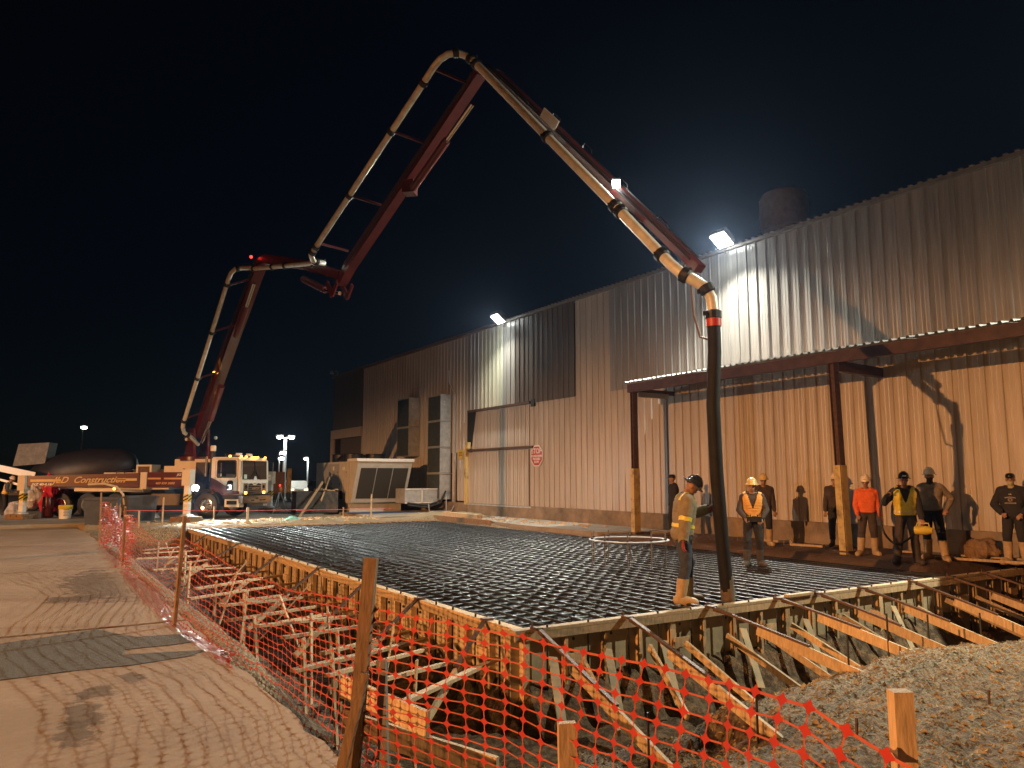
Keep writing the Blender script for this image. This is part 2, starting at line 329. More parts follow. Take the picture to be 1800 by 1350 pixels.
xs = axis_pts([(-400, -60, 40), (-60, -4, 8), (-4, 1.4, 0.9), (1.4, 5.4, 0.085), (5.4, 12.5, 0.10), (12.5, 18, 0.25), (18, 46, 4), (46, 480, 60)])
ys = axis_pts([(-300, -20, 40), (-20, 1.0, 2), (1.0, 9.0, 0.085), (9.0, 29, 0.28), (29, 34.5, 0.12), (34.5, 60, 3), (60, 600, 60)])
mb = MB(); nx = len(xs)
mb.v = [(x, y, gz(x, y)) for y in ys for x in xs]
mb.f = [(j * nx + i, j * nx + i + 1, (j + 1) * nx + i + 1, (j + 1) * nx + i) for j in range(len(ys) - 1) for i in range(nx - 1)]; mb.m = [0] * len(mb.f)
me = bpy.data.meshes.new('ground'); me.from_pydata(mb.v, [], mb.f); me.materials.append(dirt); me.polygons.foreach_set('use_smooth', [True] * len(me.polygons))
ground = link('ground', me); ground['kind'] = 'structure'

# pavement: five broomed slabs with open joints; ragged right edge
pv = bpy.data.objects.new('pavement', None); COL.objects.link(pv); pv['kind'] = 'structure'
joints = [-14.0, 1.2, 10.75, 18.68, 25.0, 33.4]
for k in range(5):
    y0, y1 = joints[k] + 0.008, joints[k + 1] - 0.008
    edge_ = []
    N = 34
    for i in range(N + 1):
        y = y0 + (y1 - y0) * i / N; edge_.append((1.86 + 0.07 * fb(y, 4, 1.1) + 0.03 * fb(y, 2, 5), y + (0.085 if y0 > 3 else 0)))
    poly = [(-26, y0 - 0.55 * (1 if k > 1 else 0)), ] + edge_ + [(-26, y1 - 0.55 * (1 if k > 0 else 0))]
    if k > 1: poly[1] = (edge_[0][0], y0 + 0.085)
    mb = MB().prism(poly, -0.14, 0.0 - 0.004 * (k % 2), 'z'); setting('concrete_slab', mb, pave, pv)
mb = MB(); pts = [(-26, 7.7), (-6, 8.2), (-0.2, 8.50), (0.5, 8.55), (1.0, 8.50), (1.55, 8.62), (1.72, 8.82), (1.3, 8.95), (0.95, 9.05), (1.0, 9.30), (1.5, 9.28), (1.76, 9.35), (1.70, 9.85), (1.2, 9.95), (1.0, 10.3), (0.85, 10.68), (-0.1, 10.35), (-6, 10.0), (-26, 9.6)]
mb.prism(pts, 0.0005, 0.004, 'z'); setting('asphalt_patch', mb, asph)
mb = MB().prism([(-60, 33.6), (-20, 33.5), (0, 33.55), (6, 33.4), (9.5, 33.7), (12.6, 36.8), (13, 41), (17.6, 52), (17.6, 58), (60, 58), (60, 120), (-60, 120)], 0.02, 0.12, 'z'); setting('yard', mb, yardm)
mb = MB()
pp = [(15.05, 19.0), (17.55, 18.0), (17.55, 30.5), (16.4, 30.2), (15.5, 27.0), (15.2, 25.2), (15.05, 23)]
mb.prism(pp, 0.0, 0.155, 'z'); setting('apron', mb, conc)
mb = MB().prism([(13.0, 31.2), (17.55, 30.9), (17.55, 36.5), (13.0, 36.5)], 0.02, 0.17, 'z'); setting('equipment_pad', mb, conc)

# ------------------------------------------------------------------ warehouse
WX = 17.9
wh = thing('warehouse', 'long metal clad warehouse with ribbed wall panels and flat eave', 'building', (WX, 20, 0))
PW = 1.08
def panel_mesh(h, m, step=0.36, rib=0.034):
    prof = []
    u = 0.0
    while u < PW - 1e-6:
        w = 0.052
        prof += [(u, 0), (u + 0.012, 0), (u + 0.026, rib), (u + 0.026 + w * 0.7, rib), (u + 0.04 + w * 0.7, 0)]
        for q in (0.42, 0.72): prof += [(u + step * q - 0.016, 0), (u + step * q, 0.007), (u + step * q + 0.016, 0)]
        u += step
    prof.append((PW, 0.0))
    b_ = MB(); P = [(-x, y, z) for y, x in prof for z in (0, h)]
    b_.add(P, [(2 * i, 2 * i + 1, 2 * i + 3, 2 * i + 2) for i in range(len(prof) - 1)])
    for y in (0.0, 0.36, 0.72):
        for zz in np.arange(0.35, h, 1.15):
            b_.box((-rib - 0.003, y + 0.044, zz), (0.008, 0.022, 0.022))
    return b_.mesh('wall_panel', m)
PM = {}
def panel(y, z0, z1, m, x=WX):
    key = (round(z1 - z0, 3), m.name)
    if key not in PM: PM[key] = panel_mesh(z1 - z0, m)
    o = link('wall_panel', PM[key], wh); o.location = (x - WX, y - 20, z0)
for k in range(-26, 24):
    y = 21.66 + PW * k
    if y > 46.0: break
    if y >= 32.4:                                        # far part: full height sheets, one over the dark doorway
        z0 = 3.05 if 33.4 < y < 34.6 else 0.72
        panel(y, z0, 8.74, panel_f)
    elif 21.6 < y < 23.7: panel(y, 0.62, 8.74, panel_l)
    else:
        pale = 28.5 < y < 30.5
        up = panel_w if pale else (panel_d if 23.7 < y < 28.0 else panel_g)
        if 26.9 < y < 32.4: panel(y, 5.02, 8.74, up, WX - 0.03)          # over the sliding door
        else:
            panel(y, 0.62, 4.97, panel_l); panel(y, 4.95, 8.74, up, WX - 0.045)
b_ = MB().box((WX + 0.16, 11.0, 4.5), (0.2, 45.0 + 0.0, 8.4)); b_.box((WX + 0.16, 40.9, 4.6), (0.2, 12.3, 8.2)); b_.build('backing_wall', darkgap, wh)
MB().box((WX + 0.10, 22.0, 0.32), (0.5, 60.0, 0.66)).build('foundation', found, wh)
MB().box((WX + 0.12, 21.9, 8.80), (0.5, 60.2, 0.10)).build('eave_trim', trimm, wh)
b_ = MB()
yy = -8.0
while yy < 51.9: b_.box((WX + 0.02, yy + 0.045, 8.862), (0.42, 0.09, 0.025)); yy += 0.24
rf = MB().prism([(WX - 0.1, 8.85), (45, 11.2), (72, 8.9), (72, 8.7), (45, 11.0), (WX - 0.1, 8.80)], -8.1, 52.0, 'y').build('roof', trimm, wh)
so = b_.build('roof_rib', trimm, rf); so['kind'] = 'stuff'
MB().box((45, -8.0, 4.4), (54, 0.2, 8.7)).box((45, 51.8, 4.4), (54, 0.2, 8.7)).build('end_wall', panel_g, wh)
# far end: plain dark sheet over a framed opening
MB().box((WX - 0.05, 49.0, 6.92), (0.08, 5.5, 3.68)).build('plain_wall_sheet', panel_d, wh)
fr = MB().box((WX - 0.12, 49.0, 4.76), (0.14, 5.6, 0.60)).build('opening_header', panel_l, wh)
MB().box((WX - 0.12, 51.55, 2.5), (0.14, 0.5, 4.0)).build('opening_jamb', panel_l, wh)
MB().box((WX + 0.05, 48.7, 2.6), (0.05, 5.1, 3.8)).build('roll_door', mat('roll_door_grey', (0.12, 0.11, 0.105), 0.5, var=0.2), wh)
MB().box((WX + 0.02, 50.8, 2.6), (0.06, 0.9, 3.8)).build('opening_reveal', darkgap, wh)  # black sheet in place of the shaded reveal
MB().box((WX + 0.03, 34.15, 1.85), (0.05, 1.0, 2.5)).build('doorway', darkgap, wh)  # black inset; the doorway's darkness is its colour
MB().box((WX - 0.05, 33.75, 1.85), (0.06, 0.30, 2.4)).build('doorway_jamb', panel_l, wh)
# sliding door: upper and lower leaf of boards, the track between
sd = MB().box((WX + 0.04, 29.4, 2.85), (0.03, 5.3, 4.4)).build('sliding_door', panel_l, wh)
bd = None
for k in range(18):
    for z0, z1, xo in ((0.60, 3.02, -0.045), (3.18, 4.90, 0.0)):
        q = MB().box((WX + xo, 27.07 + 0.2925 * k + 0.14, (z0 + z1) / 2), (0.05, 0.262, z1 - z0)); q.box((WX + xo - 0.030, 27.07 + 0.2925 * k + 0.14, (z0 + z1) / 2), (0.012, 0.05, z1 - z0 - 0.02))
        q.build('door_plank', panel_l, sd)
MB().box((WX - 0.08, 29.5, 3.10), (0.10, 5.6, 0.10)).build('door_track', rust, wh)
MB().box((WX - 0.08, 29.6, 4.98), (0.12, 5.4, 0.10)).build('door_lintel', rust, wh)
MB().box((WX - 0.06, 29.5, 0.60), (0.20, 5.5, 0.06)).build('door_sill', galv, wh)
MB().prism([(32.0, 3.3), (32.45, 3.3), (32.45, 5.0), (31.6, 5.0)], WX - 0.045, WX - 0.035, 'x').build('dark_gap_sheet', darkgap, wh)  # thin dark sheet laid over the leaf, painting the shade of a gap
MB().box((WX - 0.03, 26.75, 4.95), (0.10, 0.26, 0.30)).build('wall_vent', darkgap, wh)
b_ = MB().box((WX - 0.12, 32.35, 1.95), (0.18, 0.16, 2.75)); b_.box((WX - 0.16, 32.2, 3.35), (0.16, 0.30, 0.30)); b_.build('door_guard_post', postp, wh)
# stop sign
sg = thing('stop_sign', 'red octagonal stop sign screwed to the ribbed wall beside sliding door', 'sign', (WX - 0.07, 26.45, 2.72))
oc = lambda r: [(26.45 + r * math.cos(R(22.5 + 45 * i)), 2.72 + r * math.sin(R(22.5 + 45 * i))) for i in range(8)]
MB().prism(oc(0.47), WX - 0.075, WX - 0.060, 'x').build('sign_plate', white, sg)
MB().prism(oc(0.42), WX - 0.080, WX - 0.0755, 'x').build('sign_face', signred, sg)
for body, sz, dz in (('STOP', 0.30, 0.19), ('SOUND HORN', 0.125, -0.01), ('PROCEED', 0.125, -0.13), ('SLOW', 0.125, -0.25)):
    text('lettering', body, sz, white, sg, axes((0, -1, 0), (0, 0, 1), (WX - 0.082, 26.45, 2.72 + dz)), 0, 0.002, 0.004)
ys_ = thing('notice', 'small yellow notice plate beside the sliding door track', 'sign', (WX - 0.1, 32.95, 2.95))
MB().box((WX - 0.12, 32.95, 2.95), (0.02, 0.50, 0.42)).build('plate', yellow, ys_)
b_ = MB()
for z in (3.05, 2.97, 2.89): b_.box((WX - 0.133, 32.95, z), (0.006, 0.36, 0.025))
b_.build('print', blacksteel, ys_)
# roof ventilator and floodlights
rv = thing('roof_ventilator', 'dim round ventilator drum standing on the roof behind the near floodlight', 'ventilator', (22, 17.0, 9.2))
MB().lathe([(0.70, 9.1), (0.70, 10.5)], 24, Matrix.Translation((22, 17.0, 0))).build('stack', galv, rv, True)
MB().lathe([(0.72, 10.45), (0.84, 10.5), (0.84, 11.55), (0.70, 11.75), (0.1, 11.8)], 24, Matrix.Translation((22, 17.0, 0))).build('cap', galv, rv, True)
def flood(loc, label):
    t = thing('floodlight', label, 'floodlight', loc, 0, 'floodlights along the eave', world=False)
    MB().bar((0.52, 0.28, -0.15), (0.1, 0, 0.10), 0.06, 0.06).box((0.55, 0.28, -0.12), (0.10, 0.2, 0.2)).build('bracket', trimm, t)
    M = Matrix.Rotation(R(38), 3, 'Y')
    MB().box((0.05, 0, 0.14), (0.52, 0.58, 0.18), M=M).box((0.12, 0, 0.28), (0.28, 0.34, 0.14), M=M).build('housing', trimm, t)
    MB().box((0.0, 0, 0.035), (0.47, 0.53, 0.02), M=M).build('lens', lens, t)
    return t
flood((17.35, 15.7, 8.9), 'glaring white floodlight on the eave above the canopy')
flood((17.35, 28.8, 8.8), 'glaring white floodlight on the eave above the sliding door')
t = thing('corner_lamp', 'small unlit lamp head at the far corner of the roof', 'lamp', (17.8, 50.6, 8.85))  # a lamp head on a bent arm, no camera
MB().tube([(17.8, 50.6, 8.8), (17.7, 50.9, 9.15), (17.5, 51.1, 9.1)], 0.035, 6).build('arm', trimm, t)
MB().lathe([(0.05, 0.2), (0.12, 0.1), (0.14, 0)], 10, Matrix.Translation((17.45, 51.15, 8.98))).build('hood', galv, t, True)

# canopy on posts along the near half of the wall
cp = thing('canopy', 'rusty lean-to canopy with corrugated roof on two chipped posts', 'canopy', (16.0, 8.0, 0))
MB().bar((16.0, 18.5, 4.62), (16.0, -4.0, 4.66), 0.14, 0.26).build('fascia_beam', canb, cp)
MB().bar((16.0, 18.46, 4.56), (17.9, 18.46, 4.56), 0.08, 0.14).build('end_beam', canb, cp)
MB().box((16.95, 18.40, 4.44), (1.3, 0.03, 0.16)).build('end_plate', panel_w, cp)
for y in (11.15, 3.0): MB().bar((16.08, y, 4.44), (17.85, y, 4.40), 0.12, 0.24).build('cross_beam', canb, cp)
rs = None
for k in range(22):                                        # corrugated roof sheets
    y0 = 18.62 - 1.03 * (k + 1); b_ = MB(); prof = []
    for i in range(5):
        u = y0 + i * 0.206; prof += [(u, 0), (u + 0.06, 0), (u + 0.08, 0.045), (u + 0.13, 0.045), (u + 0.15, 0)]
    prof.append((y0 + 1.03, 0)); P = []
    for y, h in prof:
        for x, z in ((15.86, 4.80), (17.86, 5.00)): P.append((x + 0.01 * (k % 3), y, z + h + 0.003 * (k % 2)))
    b_.add(P, [(2 * i, 2 * i + 1, 2 * i + 3, 2 * i + 2) for i in range(len(prof) - 1)]); b_.build('roof_sheet', galv, cp)
for y, lab in ((18.3, 1), (11.2, 2), (0.5, 3)):
    lean = 0.0 if lab == 1 else (-0.10)
    z0 = 0.05
    b_ = MB()
    for dx in (-0.085, 0.085): b_.bar((16.02 + dx * 0.3, y + lean + dx, z0), (16.02 + dx * 0.3, y + dx, 4.5), 0.19, 0.016, up=(0, 1, 0))
    b_.bar((16.02, y + lean, z0), (16.02, y, 4.5), 0.012, 0.16, up=(0, 1, 0)); q = b_.build('post', rust, cp)
    f = 2.05 / 4.45; c0 = (16.02, y + lean, z0); c1 = lerp(c0, (16.02, y, 4.5), f)
    b_ = MB().bar(c0, c1, 0.215, 0.20, up=(0, 1, 0)); b_.build('guard_paint', postp, q)
    MB().box((16.02, y + lean, 0.14), (0.32, 0.34, 0.03)).build('base_plate', rust, q)

# ducts, air conditioner
def duct(y0, y1, z0, z1, label):
    t = thing('duct', label, 'duct', (17.5, (y0 + y1) / 2, z0), 0, 'ducts on the wall')
    zz = list(np.linspace(z0, z1, max(2, int((z1 - z0) / 1.15) + 1)))
    for a, c_ in zip(zz[:-1], zz[1:]):
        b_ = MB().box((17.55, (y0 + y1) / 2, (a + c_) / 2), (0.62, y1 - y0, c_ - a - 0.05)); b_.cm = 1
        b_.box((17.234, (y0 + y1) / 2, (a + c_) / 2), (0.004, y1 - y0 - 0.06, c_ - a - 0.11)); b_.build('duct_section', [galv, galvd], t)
        MB().box((17.55, (y0 + y1) / 2, c_ - 0.01), (0.70, y1 - y0 + 0.08, 0.045)).build('flange', galv, t)
    b_ = MB()
    for zq in (z1 - 0.35, z1 - 0.5): b_.box((17.45, y0 - 0.004, zq), (0.07, 0.01, 0.06))
    b_.build('sealant_spot', white, t); return t
d1 = duct(37.85, 39.35, 2.95, 6.12, 'shorter square duct on the wall behind the air conditioner')
d2 = duct(34.10, 35.50, 0.75, 5.95, 'tall square duct running down the wall beside dark doorway')
MB().box((16.4, 34.9, 0.95), (1.8, 1.1, 0.7)).build('duct_elbow', galv, d2)
MB().box((16.4, 34.33, 0.95), (0.06, 0.03, 0.7)).box((16.4, 34.33, 1.28), (1.8, 0.03, 0.05)).box((16.4, 34.33, 0.62), (1.8, 0.03, 0.05)).build('elbow_flange', white, d2)
for q in range(2): MB().tube([(15.6, 34.25, 0.62 - 0.1 * q), (16.6, 34.2, 0.5 - 0.1 * q), (17.3, 34.1, 0.7 - 0.1 * q), (17.5, 33.95, 1.2)], 0.045, 8).build('hose', black, d2, True)
t = thing('conduit', 'thin grey conduit running up the wall beside the tall duct', 'conduit', (17.8, 33.9, 0.2))
MB().tube([(16.4, 33.5, 0.22), (17.6, 33.55, 0.22), (17.78, 33.6, 0.5), (17.8, 33.65, 5.9), (17.8, 34.3, 6.6), (17.8, 34.35, 7.2)], 0.028, 6).build('pipe', galv, t)
MB().tube([(16.4, 33.5, 0.22), (16.35, 33.5, 0.6)], 0.028, 6).tube([(17.3, 33.5, 0.22), (17.3, 33.5, 1.0)], 0.028, 6).build('stub_pipe', galv, t)

ac = thing('air_conditioner', 'large rooftop style air conditioner with slanted three panel intake hood', 'air conditioner', (15.0, 36.2, 0.15))
MB().prism([(36.25, 0.6), (36.25, 2.62), (41.2, 2.62), (41.2, 0.6)], 13.35, 16.3, 'x').build('cabinet', acp, ac)
MB().box((14.82, 38.6, 0.38), (2.7, 4.6, 0.46)).build('base', acp, ac)
hood = MB().prism([(36.25, 0.62), (36.25, 2.60), (35.15, 2.62), (36.05, 0.62)], 13.42, 16.25, 'x').build('intake_hood', acp, ac)
vN = Vector((0, -0.912, -0.41)); 
def hp(x, t_, o=0.0):                                      # point on the sloped hood face
    return Vector((x, 36.05 + (35.15 - 36.05) * t_, 0.62 + 2.0 * t_)) + vN * o
for k in range(3):
    x0 = 13.62 + 0.84 * k; x1 = x0 + 0.80
    q = MB().add([hp(x0, 0.10, 0.01), hp(x1, 0.10, 0.01), hp(x1, 0.84, 0.01), hp(x0, 0.84, 0.01), hp(x0, 0.10, -0.02), hp(x1, 0.10, -0.02), hp(x1, 0.84, -0.02), hp(x0, 0.84, -0.02)],
        [(0, 1, 2, 3), (7, 6, 5, 4), (0, 4, 5, 1), (1, 5, 6, 2), (2, 6, 7, 3), (3, 7, 4, 0)])
    fp = q.build('filter_panel', mat('dark_filter_mesh', (0.045, 0.04, 0.03), 0.8, var=0.5, scale=60), ac)
    if k: MB().bar(hp(x0 - 0.02, 0.09, 0.015), hp(x0 - 0.02, 0.85, 0.015), 0.025, 0.02).build('filter_bar', galv, ac)
MB().box((14.83, 35.75, 2.68), (3.0, 1.3, 0.14)).build('hood_cap', white, ac)
for a, c_ in ((36.35, 37.55), (37.6, 38.8), (38.85, 40.0)):
    pn = MB().box((13.343, (a + c_) / 2, 1.6), (0.02, c_ - a, 1.85)).build('service_panel', acp if a < 37 else acg, ac)
    MB().box((13.33, c_ - 0.12, 1.5), (0.02, 0.05, 0.12)).box((13.33, a + 0.15, 2.1), (0.02, 0.05, 0.06)).box((13.33, a + 0.15, 1.1), (0.02, 0.05, 0.06)).build('latch', blacksteel, pn)
MB().box((13.33, 36.9, 2.28), (0.012, 0.36, 0.16)).box((13.33, 38.4, 2.3), (0.012, 0.22, 0.2)).build('rating_label', white, ac)
MB().box((13.33, 37.2, 0.98), (0.012, 0.4, 0.4)).build('warning_label', rust, ac)
for x, y in ((14.3, 38.2), (15.5, 38.2), (14.3, 39.9), (15.5, 39.9)):
    MB().lathe([(0.52, 0), (0.50, 0.42), (0.56, 0.44)], 20, Matrix.Translation((x, y, 2.62))).build('fan_shroud', blacksteel, ac, True)
MB().box((14.4, 34.6, 0.20), (3.4, 0.9, 0.02)).build('blue_tarp', mat('blue_tarp', (0.04, 0.09, 0.22), 0.5), None)
tag(bpy.data.objects['blue_tarp'], 'flat blue tarp strip lying before the air conditioner base', 'tarp')
# ------------------------------------------------------------------ slab form: two framed plywood walls with their braces
FX1, FY1 = 17.2, 30.2
def plywood_run(fw, a, b_, out, h, zt):                     # a->b along the wall, out = outward unit
    a = Vector(a); b_ = Vector(b_); d = (b_ - a).normalized(); Ln = (b_ - a).length; o = Vector(out)
    k = 0; s = 0.0
    while s < Ln - 0.05:
        e = min(Ln, s + 2.42); p = a + d * (s + 0.004) - o * 0.10; q = a + d * (e - 0.004) - o * 0.10
        MB().bar(p + Vector((0, 0, zt - 0.04 - h / 2)), q + Vector((0, 0, zt - 0.04 - h / 2)), 0.018, h).build('plywood_sheet', ply, fw); s = e
    s = 0.0
    while s < Ln - 0.1:
        e = min(Ln, s + 3.6); jz = rng.uniform(-0.008, 0.008); p = a + d * (s + 0.003) - o * 0.045; q = a + d * (e - 0.003) - o * 0.045
        MB().bar(p + Vector((0, 0, zt - 0.02 + jz)), q + Vector((0, 0, zt - 0.02 + jz)), 0.135, 0.038).build('top_plate', wood, fw)
        MB().bar(p + o * 0.05 + Vector((0, 0, zt - 0.088)), q + o * 0.05 + Vector((0, 0, zt - 0.088)), 0.038, 0.089).build('ledger', wood, fw)
        s = e
    s = 0.17; k = 0
    while s < Ln:
        p = a + d * s - o * 0.045; w = 0.045 if k % 4 else 0.089
        MB().bar(p + Vector((0, 0, zt - 0.045)), p + d * rng.uniform(-0.02, 0.02) + Vector((0, 0, zt - h + rng.uniform(0, 0.06))), 0.089, w, up=d).build('stud', wood, fw)
        if True:
            p2 = p + d * (0.30 + 0.03 * (k % 3)) + o * 0.05
            MB().tube([p2 + Vector((0, 0, zt + 0.035)), p2 + Vector((rng.uniform(-.01, .01), rng.uniform(-.01, .01), zt - h))], 0.014, 6).build('steel_pin', blacksteel, fw)
        if k % 3 == 1:
            MB().bar(p + o * 0.06 + Vector((0, 0, zt - 0.42)), p + d * 0.28 + o * 0.06 + Vector((0, 0, zt - 0.42)), 0.03, 0.14).build('cleat', wood, fw)
        s += 0.60 + rng.uniform(-0.03, 0.03); k += 1
fl = thing('form_wall', 'long plywood form wall beside the trench running towards the pump truck', 'formwork', (FX, 18, 0))
plywood_run(fl, (FX, FY + 0.01, 0), (FX, FY1, 0), (-1, 0, 0), 1.30, 0.0)
ff = thing('form_wall', 'near plywood form wall with sloping braces on the spoil side', 'formwork', (11, FY, 0))
plywood_run(ff, (FX - 0.09, FY, 0), (FX1, FY, 0), (0, -1, 0), 1.25, 0.0)
fb_ = thing('form_wall', 'low far edge board of the form beyond the rebar', 'formwork', (10, FY1, 0))
for x0, x1 in ((5.1, 8.4), (8.4, 11.8), (11.8, 15.1)): MB().bar((x0, FY1 + 0.05, -0.1), (x1 - 0.01, FY1 + 0.05, -0.1), 0.04, 0.26).build('edge_board', wood, fb_)
# near-side braces: steel turnbuckle above, orange-lit plank below; short kickers between
for x, xb, yb in ((5.30, 5.15, 5.35), (6.72, 6.30, 5.05), (8.24, 8.65, 5.65), (9.68, 9.95, 5.95), (10.62, 11.0, 6.0), (11.75, 12.3, 5.95), (13.2, 13.6, 5.9), (14.4, 14.9, 5.9), (15.6, 16.2, 5.9)):
    a = Vector((x, FY - 0.12, -0.02)); c_ = Vector((xb, yb, gz(xb, yb) - 0.12)); m_ = a.lerp(c_, 0.62)
    MB().bar(a.lerp(c_, 0.30), c_, 0.038, 0.135).build('brace', wood, ff)
    b_ = MB().bar(a + Vector((0, 0, 0.03)), m_ + Vector((0, 0, 0.085)), 0.05, 0.03); b_.tube([a + Vector((0, 0, -0.0)), a.lerp(m_, 0.3) + Vector((0, 0, 0.05))], 0.022, 6)
    b_.box(a + Vector((0, 0.05, 0.035)), (0.10, 0.14, 0.03)); b_.tube([a + Vector((-0.05, 0.08, 0.03)), a + Vector((-0.03, 0.09, 0.10))], 0.012, 6); b_.build('turnbuckle', rust, ff)
    for s_ in (-1,):
        p = c_ + Vector((0.06 * s_, 0.35, 0.2)); MB().tube([p + Vector((0, 0, 0.32)), p - Vector((0, 0, 0.4))], 0.013, 6).build('steel_pin', blacksteel, ff)
for x, xb in ((6.0, 5.7), (7.10, 6.75), (7.75, 7.8), (8.55, 8.72), (9.2, 9.4), (9.95, 10.15), (11.2, 11.5), (11.95, 12.3), (13.3, 13.5), (14.2, 14.8), (15.2, 15.9)):
    a = Vector((x, FY - 0.06, -0.40 + rng.uniform(-0.05, 0.05))); c_ = Vector((xb, 6.75 + rng.uniform(-0.12, 0.12), -0.98))
    MB().bar(a, c_, 0.038, 0.089, up=(rng.uniform(-0.3, 0.3), 0.3, 1)).build('kicker', wood, ff)
for x in (5.55, 6.4, 7.35, 8.9, 10.3, 12.6):               # leaning scraps of board against the studs
    MB().bar((x, FY - 0.05, -0.35), (x - 0.18, FY - 0.5, -1.05), 0.018, 0.12, up=(1, 0, 0)).build('scrap_board', ply, ff)
# long-side braces: level kickers to stakes at the trench edge
YS = [8.45, 9.1, 9.75, 10.45, 11.1, 11.75, 12.6, 13.4, 14.2, 15.1, 16.0, 17.0, 18.1, 19.3, 20.6, 22.0, 23.4, 24.9, 26.3, 27.8]
for k, y in enumerate(YS):
    x1 = 2.75 + 0.5 * (k % 3 == 1) + rng.uniform(-0.15, 0.2) if k > 2 else (3.0, 3.35, 2.9)[k]; yl = y - (1.35 if k < 8 else 1.9) + rng.uniform(-0.25, 0.25)
    zl = -0.30 + rng.uniform(-0.08, 0.1)
    MB().bar((FX - 0.02, y, -0.47 + rng.uniform(-0.06, 0.06)), (x1, yl, zl), 0.089, 0.038, up=(0, rng.uniform(-0.15, 0.15), 1)).build('kicker', wood, fl)
    if k % 2 == 0 or k < 6:
        xs_ = x1 + rng.uniform(0.05, 0.5); ln = rng.uniform(-0.25, 0.25)
        MB().bar((xs_ + ln * 0.5, yl + 0.1, zl + rng.uniform(0.10, 0.40)), (xs_, yl + 0.06, gz(xs_, yl) - 0.15), 0.02, 0.089, up=(0.6, 0.8, 0)).build('stake_board', wood, fl)
    if k % 3 == 0:
        a = Vector((FX - 0.03, y + 0.3, -0.02)); c_ = Vector((x1 + 0.7, y - 0.75, -0.85)); m_ = a.lerp(c_, 0.5)
        b_ = MB().bar(a + Vector((0, 0, 0.03)), m_ + Vector((0, 0, 0.05)), 0.045, 0.035); b_.box(a + Vector((0.03, 0, 0.03)), (0.14, 0.10, 0.03)); b_.build('turnbuckle', rust, fl)
        MB().bar(m_, c_, 0.038, 0.089).build('brace', wood, fl)
    if k % 2 == 1:
        MB().bar((FX - 0.5 - rng.uniform(0, 1.2), y - 0.7, rng.uniform(-0.25, 0.02)), (FX - 0.9 - rng.uniform(0, 1.2), y - 1.0, -1.0), 0.02, 0.089, up=(0.5, 0.9, 0)).build('stake_board', wood, fl)
for lab, p, q in (('orange lit plank on edge across the kickers beside the fence corner', (2.62, 7.15, -0.12), (2.80, 5.70, -0.12)),
                  ('pale plank lying low under the net at the fence corner', (2.55, 6.9, -0.36), (3.2, 5.3, -0.42))):
    o = MB().bar(p, q, 0.038, 0.20).build('plank', wood, None); tag(o, lab, 'plank')
o = MB().bar((9.9, FY - 0.03, 0.025), (10.5, FY - 0.02, 0.025), 0.10, 0.038).build('board_offcut', wood, None); tag(o, 'short board offcut lying on the top plate of the near form', 'board')

# ------------------------------------------------------------------ reinforcing mat
mat_ = thing('rebar_mat', 'dense dark steel rebar mat filling the slab form', 'rebar mat', (10, 19, -0.1))
X0, X1, Y0, Y1 = FX + 0.10, 15.0, FY + 0.12, FY1 - 0.1
def rebar_mesh(L_, r=0.017):
    b_ = MB(); k = 6
    n_ = 10; pts = [(L_ * i / n_, rng.uniform(-0.008, 0.008), rng.uniform(-0.006, 0.006)) for i in range(n_ + 1)]
    b_.tube(pts, r, k); return b_.mesh('rebar', rebarm if r > 0.022 else rebarx, True)
LX = [rebar_mesh(X1 - X0, 0.021) for _ in range(3)]; LY = [rebar_mesh(Y1 - Y0, 0.0225) for _ in range(3)]
def rb(me, loc, rz):
    o = link('rebar', me, mat_); o.location = (loc[0] - 10, loc[1] - 19, loc[2] + 0.1); o.rotation_euler = (0, 0, rz)
SPC = 0.30
for zt, off in ((-0.022, 0.06), (-0.20, 0.17)):
    y = Y0 + off; i = 0
    while y < Y1: rb(LX[i % 3], (X0 + rng.uniform(-0.04, 0.02), y, zt - 0.018), rng.uniform(-0.003, 0.003)); y += SPC + rng.uniform(-0.025, 0.025); i += 1
    x = X0 + off; i = 0
    while x < X1: rb(LY[i % 3], (x, Y0 + rng.uniform(-0.04, 0.04), zt), math.pi / 2 + rng.uniform(-0.002, 0.002)); x += SPC + rng.uniform(-0.02, 0.02); i += 1
b_ = MB(); y = Y0 + 0.12
while y < Y1: b_.tube([(X0, y, -0.42), (X1, y, -0.42)], 0.018, 5); y += SPC
x = X0 + 0.1
while x < X1: b_.tube([(x, Y0, -0.38), (x, Y1, -0.38)], 0.02, 5); x += SPC
o = b_.build('lower_bar', rebarm, mat_); o['kind'] = 'stuff'
b_ = MB()                                                   # bent chair bars and ties near the two edges
for k in range(700):
    x, y = rng.uniform(X0, X1), Y0 + (Y1 - Y0) * rng.random() ** 1.6
    b_.tube([(x - 0.10, y, -0.08), (x - 0.05, y + 0.01, -0.17), (x + 0.07, y + 0.02, -0.17), (x + 0.14, y, -0.075)], 0.011, 4)
o = b_.build('chair_bar', rebarm, mat_); o['kind'] = 'stuff'
b_ = MB()
for k in range(3000):
    x = X0 + 0.06 + SPC * rng.randrange(int((X1 - X0) / SPC)); y = Y0 + 0.06 + SPC * rng.randrange(int((Y1 - Y0) / SPC) if rng.random() < 0.4 else 27)
    b_.box((x + rng.uniform(-.01, .01), y, -0.012), (0.05, 0.012, 0.02), rz=rng.uniform(0, 3))
o = b_.build('tie_wire', rebarm, mat_); o['kind'] = 'stuff'

